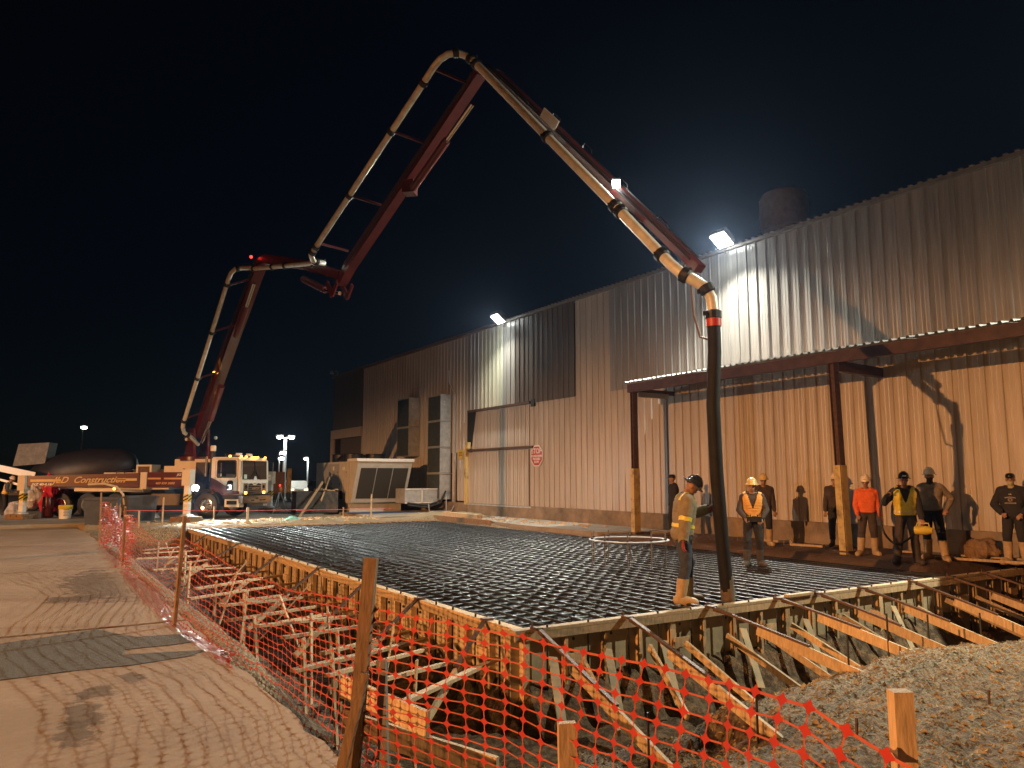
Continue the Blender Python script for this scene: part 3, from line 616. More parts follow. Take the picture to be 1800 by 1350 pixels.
# anchor bolt template: pale ring carried on threaded rods
at_ = thing('anchor_bolt_template', 'pale steel ring on ten threaded rods standing in the rebar', 'bolt template', (10.95, 12.65, -0.4))
cx, cy2, rr, zr = 10.95, 12.75, 0.80, 0.50
b_ = MB(); k = 40
P = [(cx + r * math.cos(2 * math.pi * j / k), cy2 + r * math.sin(2 * math.pi * j / k), z) for r, z in ((rr - 0.05, zr), (rr + 0.05, zr), (rr + 0.05, zr + 0.015), (rr - 0.05, zr + 0.015)) for j in range(k)]
b_.add(P, [(i * k + j, i * k + (j + 1) % k, ((i + 1) % 4) * k + (j + 1) % k, ((i + 1) % 4) * k + j) for i in range(4) for j in range(k)]); b_.build('ring', galv, at_)
for j in range(10):
    a = 2 * math.pi * j / 10 + 0.2; p = (cx + rr * math.cos(a), cy2 + rr * math.sin(a))
    q = MB().tube([(p[0], p[1], -0.35), (p[0], p[1], zr + 0.16)], 0.012, 6).build('threaded_rod', mat('dull_rod_steel', (0.16, 0.14, 0.12), 0.5, 0.4), at_)
    MB().lathe([(0.032, 0), (0.032, 0.03)], 6, Matrix.Translation((p[0], p[1], zr + 0.025))).build('nut', blacksteel, q)

# ------------------------------------------------------------------ orange barrier fence
def net(path, top, rows, pitch, vp, bulge, seed):            # path: list of (x, y, zfoot, lean_x, lean_y); interpolated; top(u) gives the height of the hem
    b_ = MB(); cum = [0.0]
    for p, q in zip(path[:-1], path[1:]): cum.append(cum[-1] + math.dist(p[:2], q[:2]))
    n_ = int(cum[-1] / pitch); grid = []
    for i in range(n_ + 1):
        s = cum[-1] * i / n_; k = max(j for j in range(len(cum)) if cum[j] <= s + 1e-9); k = min(k, len(path) - 2)
        t = (s - cum[k]) / (cum[k + 1] - cum[k]); pt = lerp(path[k], path[k + 1], t); d = Vector((path[k + 1][0] - path[k][0], path[k + 1][1] - path[k][1], 0)).normalized()
        hem = top(s, t, k); colm = []
        for j in range(rows + 1):
            f = j / rows; dz = j * vp * (1.0 + 0.03 * fb(s, j, 1.3))
            z = hem - dz; zf = pt[2]
            out = bulge(s, f); nrm = Vector((d.y, -d.x, 0))
            drift = Vector((pt[3], pt[4], 0)) * f
            p = Vector((pt[0], pt[1], 0)) + drift + nrm * (out + (0.022 if s < 11 else 0.05) * fb(s * 1.0 + seed, f * 3, 1.6)) + d * (0.016 if s < 11 else 0.04) * fb(s, f * 4 + seed, 2.3)
            g_ = gz(p.x, p.y) if p.x > 1.92 else 0.0
            if z < g_ + 0.012:                               # what is left lies on the ground, spread outwards
                over = g_ + 0.012 - z; p = p + nrm * -1.0 * over * 0.35; z = (gz(p.x, p.y) if p.x > 1.92 else 0.0) + 0.014 + 0.014 * abs(fb(p.x * 6, p.y * 6, 1))
            colm.append(Vector((p.x, p.y, z + 0.008 * fb(s * 2, j, 2.2))))
        grid.append(colm)
    for i in range(n_ + 1):
        for j in range(rows + 1):
            c_ = grid[i][j]
            e = (grid[min(i + 1, n_)][j] - grid[max(i - 1, 0)][j]).normalized(); u = (grid[i][max(j - 1, 0)] - grid[i][min(j + 1, rows)]).normalized()
            kx, ky, hs, vs_ = 0.028, 0.022, 0.0036, 0.0034
            P = [c_ + e * kx + u * hs, c_ + e * 0.012 + u * 0.011, c_ + e * vs_ + u * ky, c_ - e * vs_ + u * ky, c_ - e * 0.012 + u * 0.011, c_ - e * kx + u * hs,
                 c_ - e * kx - u * hs, c_ - e * 0.012 - u * 0.011, c_ - e * vs_ - u * ky, c_ + e * vs_ - u * ky, c_ + e * 0.012 - u * 0.011, c_ + e * kx - u * hs]
            b_.cm = 0; b_.add(P, [(0, 1, 10, 11), (4, 5, 6, 7), (2, 3, 4, 1), (7, 8, 9, 10), (1, 4, 7, 10)]); b_.cm = 1
            if i < n_:
                c2 = grid[i + 1][j]; u2 = u; th = 0.0036 if j else 0.0052
                b_.add([c_ + e * kx - u * th, c_ + e * kx + u * th, c2 - e * kx + u2 * th, c2 - e * kx - u2 * th], [(0, 1, 2, 3)])
            if j < rows:
                c2 = grid[i][j + 1]; b_.add([c_ - e * vs_ - u * ky, c_ + e * vs_ - u * ky, c2 + e * vs_ + u * ky, c2 - e * vs_ + u * ky], [(0, 1, 2, 3)])
    return b_
sf = thing('safety_fence', 'long orange plastic mesh fence sagging along the pavement edge', 'fence', (1.85, 14, 0))
path = [(1.93, 4.80, 0, -0.04, 0), (1.86, 7.6, 0, 0.02, 0), (1.74, 10.45, 0, -0.08, 0), (1.84, 14.2, 0, -0.1, 0), (1.76, 17.5, 0, -0.05, 0), (2.1, 20.5, 0, -0.2, 0), (1.75, 23.6, 0, 0, 0), (2.2, 26, 0, 0, 0), (2.6, 28.6, 0, 0, 0)]
def hem(s, t, k):
    base = [0.95, 0.86, 1.02, 0.78, 1.05, 0.62, 1.15, 0.85, 0.9]
    return base[k] + (base[k + 1] - base[k]) * sst(0, 1, t) + 0.03 * fb(s, 2, 0.9)
net(path, hem, 19, 0.132, 0.068, lambda s, f: 0.05 + 0.10 * math.sin(math.pi * f) * (0.5 + 0.5 * math.sin(s * 0.9)) + (0.22 * fb(s, f * 2, 1.8) if s > 12 else 0), 1).build('net', [orange, orange2], sf)
def post(parent, top_, foot, w=0.089, t_=0.038, up=(0, 1, 0), m=oldwood):
    return MB().bar(foot, top_, t_, w, up=up).build('post', m, parent)
post(sf, (1.92, 4.76, 1.29), (1.80, 4.72, -0.15), 0.085, 0.05, up=(0.75, -0.65, 0))
post(sf, (1.86, 4.68, 0.60), (1.68, 4.66, -0.1), 0.06, 0.04, up=(0.75, -0.65, 0))
post(sf, (1.98, 4.70, 0.66), (1.99, 4.63, -0.2), 0.06, 0.04, up=(0.75, -0.65, 0), m=mat('grey_lumber', (0.16, 0.15, 0.14), 0.8, var=0.3, stretch=(5, 5, 1)))
post(sf, (1.72, 10.45, 1.33), (1.66, 10.45, -0.1)); post(sf, (1.75, 17.5, 1.22), (1.80, 17.9, -0.1)); post(sf, (1.75, 23.6, 1.42), (1.80, 23.7, -0.1)); post(sf, (2.6, 28.6, 1.0), (2.6, 28.6, -0.1)); post(sf, (2.2, 26.0, 1.05), (2.2, 26.1, -0.1))
sf2 = thing('safety_fence', 'near orange mesh fence stretched between the corner post and two stub stakes', 'fence', (2.2, 3, 0))
path = [(1.95, 4.74, -.3, 0, 0), (2.26, 3.57, -.3, 0.03, 0), (2.30, 3.14, -.3, 0.03, 0), (2.24, 2.16, -.3, 0.05, 0), (2.12, 1.63, -.3, 0.08, 0.03), (2.05, 1.27, -.3, 0.1, 0.05), (2.0, 0.6, -.3, 0.1, 0)]
def hem2(s, t, k):
    base = [0.97, 0.975, 0.965, 1.04, 1.10, 1.04, 1.0]
    return base[k] + (base[k + 1] - base[k]) * t
net(path, hem2, 17, 0.142, 0.068, lambda s, f: 0.06 * math.sin(math.pi * f) + 0.03 * math.sin(2.1 * s + 4 * f), 5).build('net', [orange, orange2], sf2)
post(sf2, (2.27, 3.12, 0.64), (2.29, 3.12, -0.5), 0.086, 0.04, up=(0.9, -0.4, 0), m=wood); post(sf2, (2.13, 1.33, 1.205), (2.15, 1.33, -0.4), 0.056, 0.042, up=(0.85, -0.5, 0), m=wood)

# ------------------------------------------------------------------ people
SEG = {}
def ik(a, t, l1, l2, hint):
    a = Vector(a); t = Vector(t); d = t - a; L_ = min(d.length, (l1 + l2) * 0.999); t = a + d.normalized() * L_; d = (t - a).normalized()
    x = (l1 * l1 - l2 * l2 + L_ * L_) / (2 * L_); h = math.sqrt(max(0, l1 * l1 - x * x)); hv = Vector(hint); hv = (hv - d * hv.dot(d)).normalized()
    return a + d * x + hv * h, t
def capsule(b_, a, c_, ra, rb_, k=10, sx=1.0):
    a = Vector(a); c_ = Vector(c_); d = c_ - a; L_ = d.length; d.normalize()
    n_ = 5; pts = []; rs = []
    for i in range(n_):
        t = math.pi / 2 * (1 - i / n_); pts.append(a - d * ra * math.sin(t) * 0.999); rs.append(max(0.002, ra * math.cos(t)))
    pts.append(a); rs.append(ra); pts.append(c_); rs.append(rb_)
    for i in range(1, n_ + 1):
        t = math.pi / 2 * i / n_; pts.append(c_ + d * rb_ * math.sin(t) * 0.999); rs.append(max(0.002, rb_ * math.cos(t)))
    b_.tube(pts, rs, k)
def person(label, loc, face, H=1.75, lean=0.0, head=(0, 0), wrists=None, feet=None, clothes=None, hat=None, elbows=None, group='workers on the night pour', grip=0.5, extra=None, balaclava=None):
    k = H / 1.75
    t = thing('person', label, 'person', loc, face, group, world=False)
    b_ = MB(); segs = []                                     # segs: (label, a, b, ra, rb)
    def cap(lb, a, c_, ra, rb_):
        capsule(b_, Vector(a) * k, Vector(c_) * k, ra * k, rb_ * k); segs.append((lb, Vector(a) * k, Vector(c_) * k, ra * k, rb_ * k))
    Ml = Matrix.Rotation(lean, 3, 'X')                      # lean forward about the hips (front is -y)
    up_ = lambda x, y, z: Ml @ Vector((x, y, z - 0.95)) + Vector((0, 0, 0.95))
    feet = feet or ((-0.11, -0.02), (0.11, 0.02)); hip = {}
    for s, (fx, fy) in zip((-1, 1), feet):
        h = Vector((0.088 * s, 0, 0.93)); an = Vector((fx, fy + 0.03, 0.085)); kn, an = ik(h, an, 0.425, 0.43, (0.15 * s, -1, 0))
        cap('thigh', h, kn, 0.088, 0.060); cap('shin', kn, kn.lerp(an, 0.35) + Vector((0, 0.012, 0)), 0.058, 0.057); cap('shin', kn.lerp(an, 0.35) + Vector((0, 0.012, 0)), an, 0.055, 0.042)
        tw = 0.25 * s * 0.3
        cap('foot', an + Vector((0, 0.03, -0.03)), an + Vector((tw * 0.5, -0.10, -0.045)), 0.045, 0.042); cap('foot', an + Vector((tw * 0.5, -0.10, -0.047)), an + Vector((tw * 0.9, -0.175, -0.052)), 0.042, 0.032)
    cap('hip', (-0.075, 0.01, 0.96), (0.075, 0.01, 0.96), 0.105, 0.105)
    for z, w, r in ((1.01, 0.068, 0.103), (1.06, 0.066, 0.102), (1.11, 0.070, 0.103), (1.16, 0.075, 0.106), (1.215, 0.083, 0.109), (1.27, 0.09, 0.112), (1.32, 0.098, 0.110), (1.36, 0.105, 0.105)):
        cap('torso', up_(-w, 0, z), up_(w, 0, z), r, r)
    cap('torso', up_(-0.145, 0.01, 1.425), up_(0.145, 0.01, 1.425), 0.062, 0.062); cap('torso', up_(-0.09, 0.01, 1.45), up_(0.09, 0.01, 1.45), 0.06, 0.06)
    cap('neck', up_(0, 0.012, 1.44), up_(0, -0.01, 1.55), 0.060, 0.054)
    wrists = wrists or ((-0.25, -0.06, 0.84), (0.25, -0.06, 0.84)); hands = []
    for n_, (s, w) in enumerate(zip((-1, 1), wrists)):
        sh = up_(0.185 * s, 0.01, 1.415); w = Vector(w); el, w = ik(sh, w, 0.295, 0.26, elbows[n_] if elbows else (0.6 * s, 1, -0.2))
        cap('arm', sh, el, 0.058, 0.045); cap('arm', el, el.lerp(w, 0.4), 0.045, 0.043); cap('forearm', el.lerp(w, 0.4), w, 0.043, 0.029)
        d = (w - el).normalized(); side = d.cross(Vector((0, -1, 0.2)));
        if side.length < 0.1: side = Vector((1, 0, 0))
        side.normalize(); pn = d.cross(side) * (1 if n_ else -1)
        palm = w + d * 0.085
        for q in (-0.024, 0, 0.024): cap('hand', w + side * q * 0.6 + d * 0.01, palm + side * q, 0.019, 0.016)
        curl = pn * grip
        for f, (q, L_) in enumerate(((-0.033, 0.068), (-0.011, 0.078), (0.011, 0.074), (0.032, 0.06))):
            p0 = palm + side * q; p1 = p0 + (d * 0.8 + curl * 0.6).normalized() * L_ * 0.55; p2 = p1 + (d * 0.35 + curl * 1.1).normalized() * L_ * 0.5
            cap('hand', p0, p1, 0.0105, 0.0095); cap('hand', p1, p2, 0.0095, 0.008)
        th0 = w + side * -0.025 + d * 0.03; th1 = th0 + (side * -0.6 + d * 0.6 + pn * 0.3).normalized() * 0.045
        cap('hand', th0, th1, 0.013, 0.0115); cap('hand', th1, th1 + (d * 0.8 + pn * 0.6).normalized() * 0.035, 0.0115, 0.009); hands.append(palm * k)
    Hc = up_(0, -0.012, 1.545)                               # head about the top of the neck
    HM = Ml @ Matrix.Rotation(head[1], 3, 'Z') @ Matrix.Rotation(head[0], 3, 'X')
    hp_ = lambda x, y, z: (Hc + HM @ Vector((x, y, z)))
    hb = MB()
    def ell(lb, c_, r):
        b_.sphere(hp_(*c_) * k, tuple(v * k for v in r), 14, HM); segs.append((lb, hp_(*c_) * k, hp_(*c_) * k + Vector((0, 0, 1e-4)), min(r) * k, min(r) * k))
    ell('head', (0, 0.005, 0.125), (0.076, 0.094, 0.098)); ell('head', (0, -0.032, 0.05), (0.055, 0.058, 0.062)); ell('head', (0, -0.062, 0.018), (0.030, 0.028, 0.024))
    ell('head', (0, -0.094, 0.082), (0.013, 0.020, 0.015)); ell('head', (0, -0.086, 0.105), (0.010, 0.013, 0.024)); ell('head', (-0.076, 0.008, 0.095), (0.011, 0.02, 0.03)); ell('head', (0.076, 0.008, 0.095), (0.011, 0.02, 0.03))
    ell('head', (0, -0.078, 0.135), (0.05, 0.016, 0.012)); ell('head', (0, -0.083, 0.043), (0.024, 0.012, 0.009))
    me = b_.mesh('person_body', skin); ob = bpy.data.objects.new('body', me); COL.objects.link(ob)
    md = ob.modifiers.new('r', 'REMESH'); md.mode = 'VOXEL'; md.voxel_size = 0.0115 * k; md2 = ob.modifiers.new('s', 'SMOOTH'); md2.iterations = 6; md2.factor = 0.4
    bme = bpy.data.meshes.new_from_object(ob.evaluated_get(bpy.context.evaluated_depsgraph_get())); bpy.data.objects.remove(ob)
    bme.name = 'person_body'; bme.materials.clear(); bme.materials.append(skin)
    body = link('body', bme, t)
    nv = len(bme.vertices); V = np.empty(nv * 3); bme.vertices.foreach_get('co', V); V = V.reshape(-1, 3); Nn = np.empty(nv * 3); bme.vertices.foreach_get('normal', Nn); Nn = Nn.reshape(-1, 3)
    bme.polygons.foreach_set('use_smooth', [True] * len(bme.polygons))
    best = np.full(nv, 1e9); lab = np.zeros(nv, int); names = []
    for lb, a, c_, ra, rb_ in segs:
        if lb not in names: names.append(lb)
        a = np.array(a); d = np.array(c_) - a; L2 = max(1e-9, d @ d); u = np.clip(((V - a) @ d) / L2, 0, 1)
        dist = np.linalg.norm(V - a - u[:, None] * d, axis=1) - (ra + (rb_ - ra) * u); m_ = dist < best; best[m_] = dist[m_]; lab[m_] = names.index(lb)
    polys = [tuple(p.vertices) for p in bme.polygons]
    labn = np.array(names)[lab]
    hl = (V - np.array(Hc * k)) @ np.array(HM)                 # head-local coordinates
    tz = (V / k - np.array([0, 0, 0.95])) @ np.array(Ml); tz[:, 2] += 0.95   # trunk-local
    folds = np.array([mnoise.noise(Vector((p[0] * 9, p[1] * 9, p[2] * 5 + loc[0]))) + 0.6 * mnoise.noise(Vector((p[0] * 19, p[1] * 19, p[2] * 14))) for p in V])
    def shell(name, cond, off, m, parent=t, fold=0.010):
        keep = [p for p in polys if all(cond[i] for i in p)]
        idx = sorted({i for p in keep for i in p}); mp = {i: j for j, i in enumerate(idx)}
        P = V[idx] + Nn[idx] * (off + fold * folds[idx] * 0.8)[:, None] if len(idx) else []
        if not len(idx): return None
        sm = bpy.data.meshes.new(name); sm.from_pydata([tuple(p) for p in P], [], [tuple(mp[i] for i in p) for p in keep]); sm.materials.append(m)
        sm.polygons.foreach_set('use_smooth', [True] * len(sm.polygons)); sm.update(); o = link(name, sm, parent)
        return o
    c = clothes; z = tz[:, 2]
    isin = lambda *a: np.isin(labn, a)
    legs = isin('thigh', 'shin', 'hip', 'foot')
    zz = V[:, 2] / k
    cut = c.get('boot_h', 0.20)
    shell('trousers', (isin('thigh', 'hip') | (isin('shin') & (zz > cut - 0.03))) & (zz < 1.08), 0.024 * k, c['trousers'], fold=0.012)
    bo = (isin('foot') | (isin('shin') & (zz < cut + (0.08 if not c.get('boot_over') else 0))))
    for s in (-1, 1): shell('boot', bo & ((V[:, 0] < 0) if s < 0 else (V[:, 0] >= 0)), (0.032 if c.get('boot_over') else 0.014) * k, c['boots'], fold=0.004)
    so_ = c.get('bulk', 0.018) * k
    shirt = shell('jacket' if c.get('jacket') else 'shirt', isin('torso', 'arm', 'forearm') | (isin('hip') & (zz > c.get('hem', 0.93))) | (isin('neck') & (tz[:, 2] < 1.485)), so_, c['shirt'], fold=0.013)
    if c.get('gloves'):
        shell('glove', isin('hand') & (V[:, 0] < 0), 0.006, c['gloves'], fold=0.0); shell('glove', isin('hand') & (V[:, 0] >= 0), 0.006, c['gloves'], fold=0.0)
    if c.get('vest'):
        vneck = (tz[:, 1] < 0) & (np.abs(tz[:, 0]) < (tz[:, 2] - 1.19) * 0.36)
        vo = shell('vest', (isin('torso') | (isin('hip') & (zz > 0.94))) & ~vneck & (tz[:, 2] > 0.95) & (np.abs(tz[:, 0]) < 0.185), so_ + 0.016, c['vest'], fold=0.009)
        for z0 in c.get('vest_bands', (1.05,)): shell('reflective_stripe', (isin('torso') | isin('hip')) & ~vneck & (np.abs(tz[:, 2] - z0) < 0.028), so_ + 0.026, refl if not c.get('band') else c['band'], vo, fold=0.009)
    if c.get('stripes'):
        for z0 in (1.075,): shell('reflective_stripe', isin('torso', 'hip') & (np.abs(tz[:, 2] - z0) < 0.034), so_ + 0.007, refl, fold=0.013)
        el_ = [sg_ for sg_ in segs if sg_[0] == 'arm']
        for sg_ in (el_[0], el_[2]):
            a = np.array(sg_[1]); d = np.array(sg_[2]) - a; u = ((V - a) @ d) / (d @ d)
            shell('reflective_stripe', isin('arm') & (np.linalg.norm(V - a - np.clip(u, 0, 1)[:, None] * d, axis=1) < 0.075) & (np.abs(u - 0.86) < 0.12), so_ + 0.006, refl, fold=0.013)
        shell('reflective_stripe', isin('torso') & (tz[:, 2] > 1.40) & (np.abs(np.abs(tz[:, 0]) - 0.14) < 0.03), so_ + 0.006, refl, fold=0.013)
    if c.get('hood'):
        b_ = MB(); b_.sphere(up_(0, 0.07, 1.47) * k, (0.12 * k, 0.10 * k, 0.085 * k), 14); b_.build('hood', c['shirt'], t, 'full')
    if balaclava:
        shell('face_cover', (isin('head', 'neck')) & (hl[:, 2] < (0.085 if balaclava[1] else 0.3) * k), 0.008, balaclava[0], fold=0.004)
    # face
    b_ = MB()
    for s in (-1, 1): b_.sphere(hp_(0.031 * s, -0.0815, 0.112) * k, 0.0105 * k, 8)
    b_.build('eye', mat('dark_eye', (0.02, 0.015, 0.012), 0.2), body)
    if not balaclava:
        b_ = MB(); b_.box(hp_(0, -0.0935, 0.043) * k, (0.040 * k, 0.004, 0.006), M=HM)
        b_.build('mouth', mat('lips', (0.16, 0.06, 0.045), 0.5), body)
    shell('hair', isin('head') & (hl[:, 2] > (0.16 - 0.6 * np.clip(hl[:, 1] + 0.02, 0, 0.12)) * k) & (np.abs(hl[:, 0]) < 1), 0.006, hair, body, fold=0.003)
    if hat:
        kind, hm_ = hat[0], hat[1]
        M4 = Matrix.Translation(hp_(0, 0.006, 0.142) * k) @ HM.to_4x4() @ Matrix.Rotation(R(-6), 4, 'X') @ Matrix.Scale(k, 4)
        b_ = MB()
        if kind == 'cap':
            b_.lathe([(0.092, -0.012), (0.094, 0.03), (0.085, 0.062), (0.06, 0.083), (0.025, 0.092), (0.002, 0.093)], 18, M4, 0.95, 1.1)
            b_.add([M4 @ Vector(p) for p in ((-0.075, -0.075, 0.0), (-0.05, -0.155, -0.018), (0, -0.172, -0.02), (0.05, -0.155, -0.018), (0.075, -0.075, 0.0), (-0.075, -0.075, 0.008), (-0.05, -0.155, -0.010), (0, -0.172, -0.012), (0.05, -0.155, -0.010), (0.075, -0.075, 0.008))],
                [(4, 3, 2, 1, 0), (5, 6, 7, 8, 9), (0, 1, 6, 5), (1, 2, 7, 6), (2, 3, 8, 7), (3, 4, 9, 8)])
            b_.build('cap', hm_, t, 'full')
        else:
            br = 0.152 if kind == 'wide' else 0.122
            b_.lathe([(br, -0.012), (br + 0.003, -0.006), (0.118, 0.006), (0.113, 0.045), (0.098, 0.085), (0.070, 0.115), (0.032, 0.130), (0.002, 0.132)], 24, M4, 0.92, 1.10)
            for x in (-0.028, 0, 0.028): b_.tube([M4 @ Vector((x, -0.085, 0.095)), M4 @ Vector((x, -0.03, 0.134)), M4 @ Vector((x, 0.04, 0.134)), M4 @ Vector((x, 0.095, 0.090))], 0.010, 6)
            if kind == 'front':
                b_.add([M4 @ Vector(p) for p in ((-0.085, -0.09, -0.004), (-0.05, -0.165, -0.02), (0.05, -0.165, -0.02), (0.085, -0.09, -0.004), (-0.085, -0.09, 0.006), (-0.05, -0.165, -0.012), (0.05, -0.165, -0.012), (0.085, -0.09, 0.006))],
                    [(3, 2, 1, 0), (4, 5, 6, 7), (0, 1, 5, 4), (1, 2, 6, 5), (2, 3, 7, 6)])
            ho = b_.build('hard_hat', hm_, t, 'full')
            if len(hat) > 2:
                q = MB(); q.sphere(M4 @ Vector((0, -0.118, 0.055)), 0.001, 6)
                MB().box(M4 @ Vector((0, -0.121, 0.042)), (0.05 * k, 0.006, 0.026 * k), M=(HM @ Matrix.Rotation(R(-22), 3, 'X'))).build('sticker', hat[2], ho)
    for o_ in (extra or []): o_(t, k, hands, up_)
    t['_'] = 0; del t['_']
    return t, hands
def at_face(x, y, tx, ty): return math.atan2(ty - y, tx - x) + math.pi / 2   # front is local -y

# the man on the mat steadying the hose
mx, my = 8.36, 8.52
def buckle(t, k, hands, up_):
    MB().box((-0.13, -0.07, 0.90), (0.10, 0.05, 0.07)).build('belt_pouch', dkcl, t)
    MB().box((-0.135, -0.10, 0.90), (0.05, 0.02, 0.045)).build('tape_measure', yellow, t)
person('worker in tan jacket with yellow stripes steadying the hanging black hose', (mx, my, -0.03), at_face(mx, my, 8.85, 8.22), 1.85, R(7), (R(38), 0.0),
    wrists=((-0.27, 0.05, 0.86), (0.13, -0.43, 1.30)), elbows=((-0.4, 1, -0.2), (0.8, 0.5, -0.5)), feet=((-0.10, 0.04), (0.10, -0.12)),
    clothes=dict(shirt=tanf, trousers=jean, boots=bootm, gloves=glove, stripes=True, jacket=True, hem=0.86, boot_h=0.36, boot_over=True, bulk=0.040), hat=('wide', hatb), extra=[buckle])
def remote(t, k, hands, up_):
    q = MB().box((0.0, -0.30, 0.98), (0.30, 0.16, 0.10)); q.box((0.0, -0.34, 1.035), (0.10, 0.05, 0.02)); q.tube([(-0.07, -0.3, 1.03), (-0.07, -0.3, 1.08)], 0.012, 6); q.tube([(0.07, -0.3, 1.03), (0.07, -0.3, 1.08)], 0.012, 6); q.build('remote_control_box', blacksteel, t)
person('worker in orange and yellow vest holding a control box on the rebar', (13.15, 11.3, -0.03), at_face(13.15, 11.3, 3, 1), 1.78, R(4), (R(6), -0.1),
    feet=((-0.15, -0.06), (0.13, 0.05)), wrists=((-0.17, -0.27, 0.98), (0.16, -0.27, 0.98)), elbows=((-1, 0.6, -0.2), (1, 0.6, -0.2)),
    clothes=dict(shirt=brcl, trousers=dkcl, boots=bootd, vest=vesto, band=refl, vest_bands=(1.0,), boot_h=0.34, boot_over=True), hat=('wide', haty, yellow), extra=[remote])
person('man in black ball cap walking behind the rebar near the canopy post', (16.0, 16.6, 0.15), at_face(0, 0, -1.0, 0.55), 1.74, R(2), (R(3), 0),
    clothes=dict(shirt=dkcl, trousers=dkcl, boots=bootd, jacket=True, bulk=0.026, hem=0.86), hat=('cap', hatk), feet=((-0.10, -0.10), (0.10, 0.12)))
person('man in dark jacket and straw hard hat half hidden behind the vested worker', (15.95, 13.33, 0.12), at_face(0, 0, -0.8, -0.7), 1.74, R(6), (R(8), 0.2),
    clothes=dict(shirt=brcl, trousers=dkcl, boots=bootm, jacket=True, boot_h=0.42, boot_over=True), hat=('wide', haty))
person('man in dark clothes and pale hard hat standing behind the yellow canopy post', (17.2, 12.15, 0.12), at_face(0, 0, -0.8, -0.6), 1.74, R(2), (R(4), 0.1),
    clothes=dict(shirt=brcl, trousers=dkcl, boots=bootd), hat=('wide', hatw))
person('worker in bright orange shirt and white hard hat beside the canopy post', (16.05, 10.55, 0.10), at_face(0, 0, -0.85, -0.55), 1.72, R(2), (R(14), -0.1),
    wrists=((-0.20, -0.14, 0.90), (0.27, 0.03, 0.86)), feet=((-0.17, -0.06), (0.13, 0.06)), clothes=dict(shirt=orcl, trousers=brcl, boots=bootm, boot_h=0.40, boot_over=True, hem=0.90), hat=('round', hatw, orange))
hose_pts = []
def vib(t, k, hands, up_):
    b_ = MB(); p = hands[1]                                  # vibrator motor hangs from the left hand, its shaft loops over the right shoulder
    M = Matrix.Translation(p + Vector((0.0, -0.02, -0.14))) @ Matrix.Rotation(R(90), 4, 'Y') @ Matrix.Rotation(R(15), 4, 'X')
    b_.lathe([(0.05, -0.17), (0.085, -0.15), (0.09, 0.05), (0.07, 0.12), (0.055, 0.17)], 14, M); b_.tube([p + Vector((-0.12, 0, -0.08)), p + Vector((-0.1, 0, 0.0)), p + Vector((0.1, 0, 0.0)), p + Vector((0.12, 0, -0.08))], 0.014, 6)
    o = b_.build('concrete_vibrator', yellow, None, True); o.matrix_world = Matrix.Translation(t.location) @ Matrix.Rotation(t.rotation_euler.z, 4, 'Z'); tag(o, 'yellow concrete vibrator motor carried by the worker with a hose', 'vibrator')
    h = hands[0]; pts = [h + Vector((0.30, 0.12, 0.06)), h + Vector((0.12, -0.02, 0.10)), h, h + Vector((-0.14, -0.06, -0.10)), h + Vector((-0.22, -0.06, -0.42)), h + Vector((-0.16, -0.05, -0.80)), h + Vector((0.05, -0.05, -1.02)), p + Vector((-0.25, -0.02, -0.30)), p + Vector((-0.16, -0.02, -0.15))]
    sm = []
    for i in range(len(pts) - 1):
        a = pts[max(0, i - 1)]; c0 = pts[i]; c1 = pts[i + 1]; e = pts[min(len(pts) - 1, i + 2)]
        for u in (0, .25, .5, .75): sm.append(0.5 * ((2 * c0) + (c1 - a) * u + (2 * a - 5 * c0 + 4 * c1 - e) * u * u + (3 * c0 - a - 3 * c1 + e) * u ** 3))
    sm.append(pts[-1])
    q = MB().tube(sm, 0.021, 8).build('flexible_shaft', black, o, True)
person('worker in yellow vest with a black hose over his shoulder', (15.3, 9.2, 0.09), at_face(0, 0, -0.80, -0.60), 1.78, R(2), (R(4), 0.05),
    feet=((-0.19, 0.04), (0.16, -0.06)), wrists=((-0.30, -0.20, 1.34), (0.27, -0.12, 0.88)), elbows=((-0.8, 0.2, -1), (0.8, 0.8, -0.2)), grip=1.0,
    clothes=dict(shirt=dkcl, trousers=brcl, boots=bootd, vest=vestm, vest_bands=(1.02,), band=haty, boot_h=0.40, boot_over=True, hood=True, bulk=0.026), hat=('wide', hatk, hatw), extra=[vib])
person('tall man in tan shirt, black face mask and wide white hard hat', (16.35, 9.25, 0.10), at_face(0, 0, -0.95, -0.35), 1.86, R(1), (R(4), 0.25),
    feet=((-0.12, 0.06), (0.20, -0.08)), wrists=((-0.22, -0.10, 0.95), (0.27, -0.02, 1.0)), elbows=((-1, 0.6, -0.2), (1, 1, -0.2)), clothes=dict(shirt=grcl, trousers=dkcl, boots=bootm, boot_h=0.40, boot_over=True, hem=0.90), hat=('wide', hatw), balaclava=(dkcl, True))
def crest(t, k, hands, up_):
    P = up_(0, -0.165, 1.25) * k
    text('print', 'UA', 0.04, white, t, axes((1, 0, 0), (0, 0, 1), tuple(P + Vector((0, 0.012, 0.11)))), 0, 0.001)
    for j, w in ((0.055, 0.17), (-0.065, 0.18)):
        b_ = MB()
        for i in range(9): b_.box(P + Vector((-w / 2 + w * i / 8, -0.002, j - 0.012 * abs(i - 4) / 4 * (1 if j > 0 else 0))), (w / 11, 0.004, 0.026))
        b_.build('print', mat('faded_print', (0.32, 0.24, 0.19), 0.8), t)
    b_ = MB()
    for i in range(10):
        a = 2 * math.pi * i / 10; b_.bar(P + Vector((0.018 * math.cos(a), -0.002, 0.018 * math.sin(a))), P + Vector((0.045 * math.cos(a), -0.002, 0.040 * math.sin(a))), 0.012, 0.005, up=(0, 1, 0))
    b_.build('print', MATS['faded_print'], t)
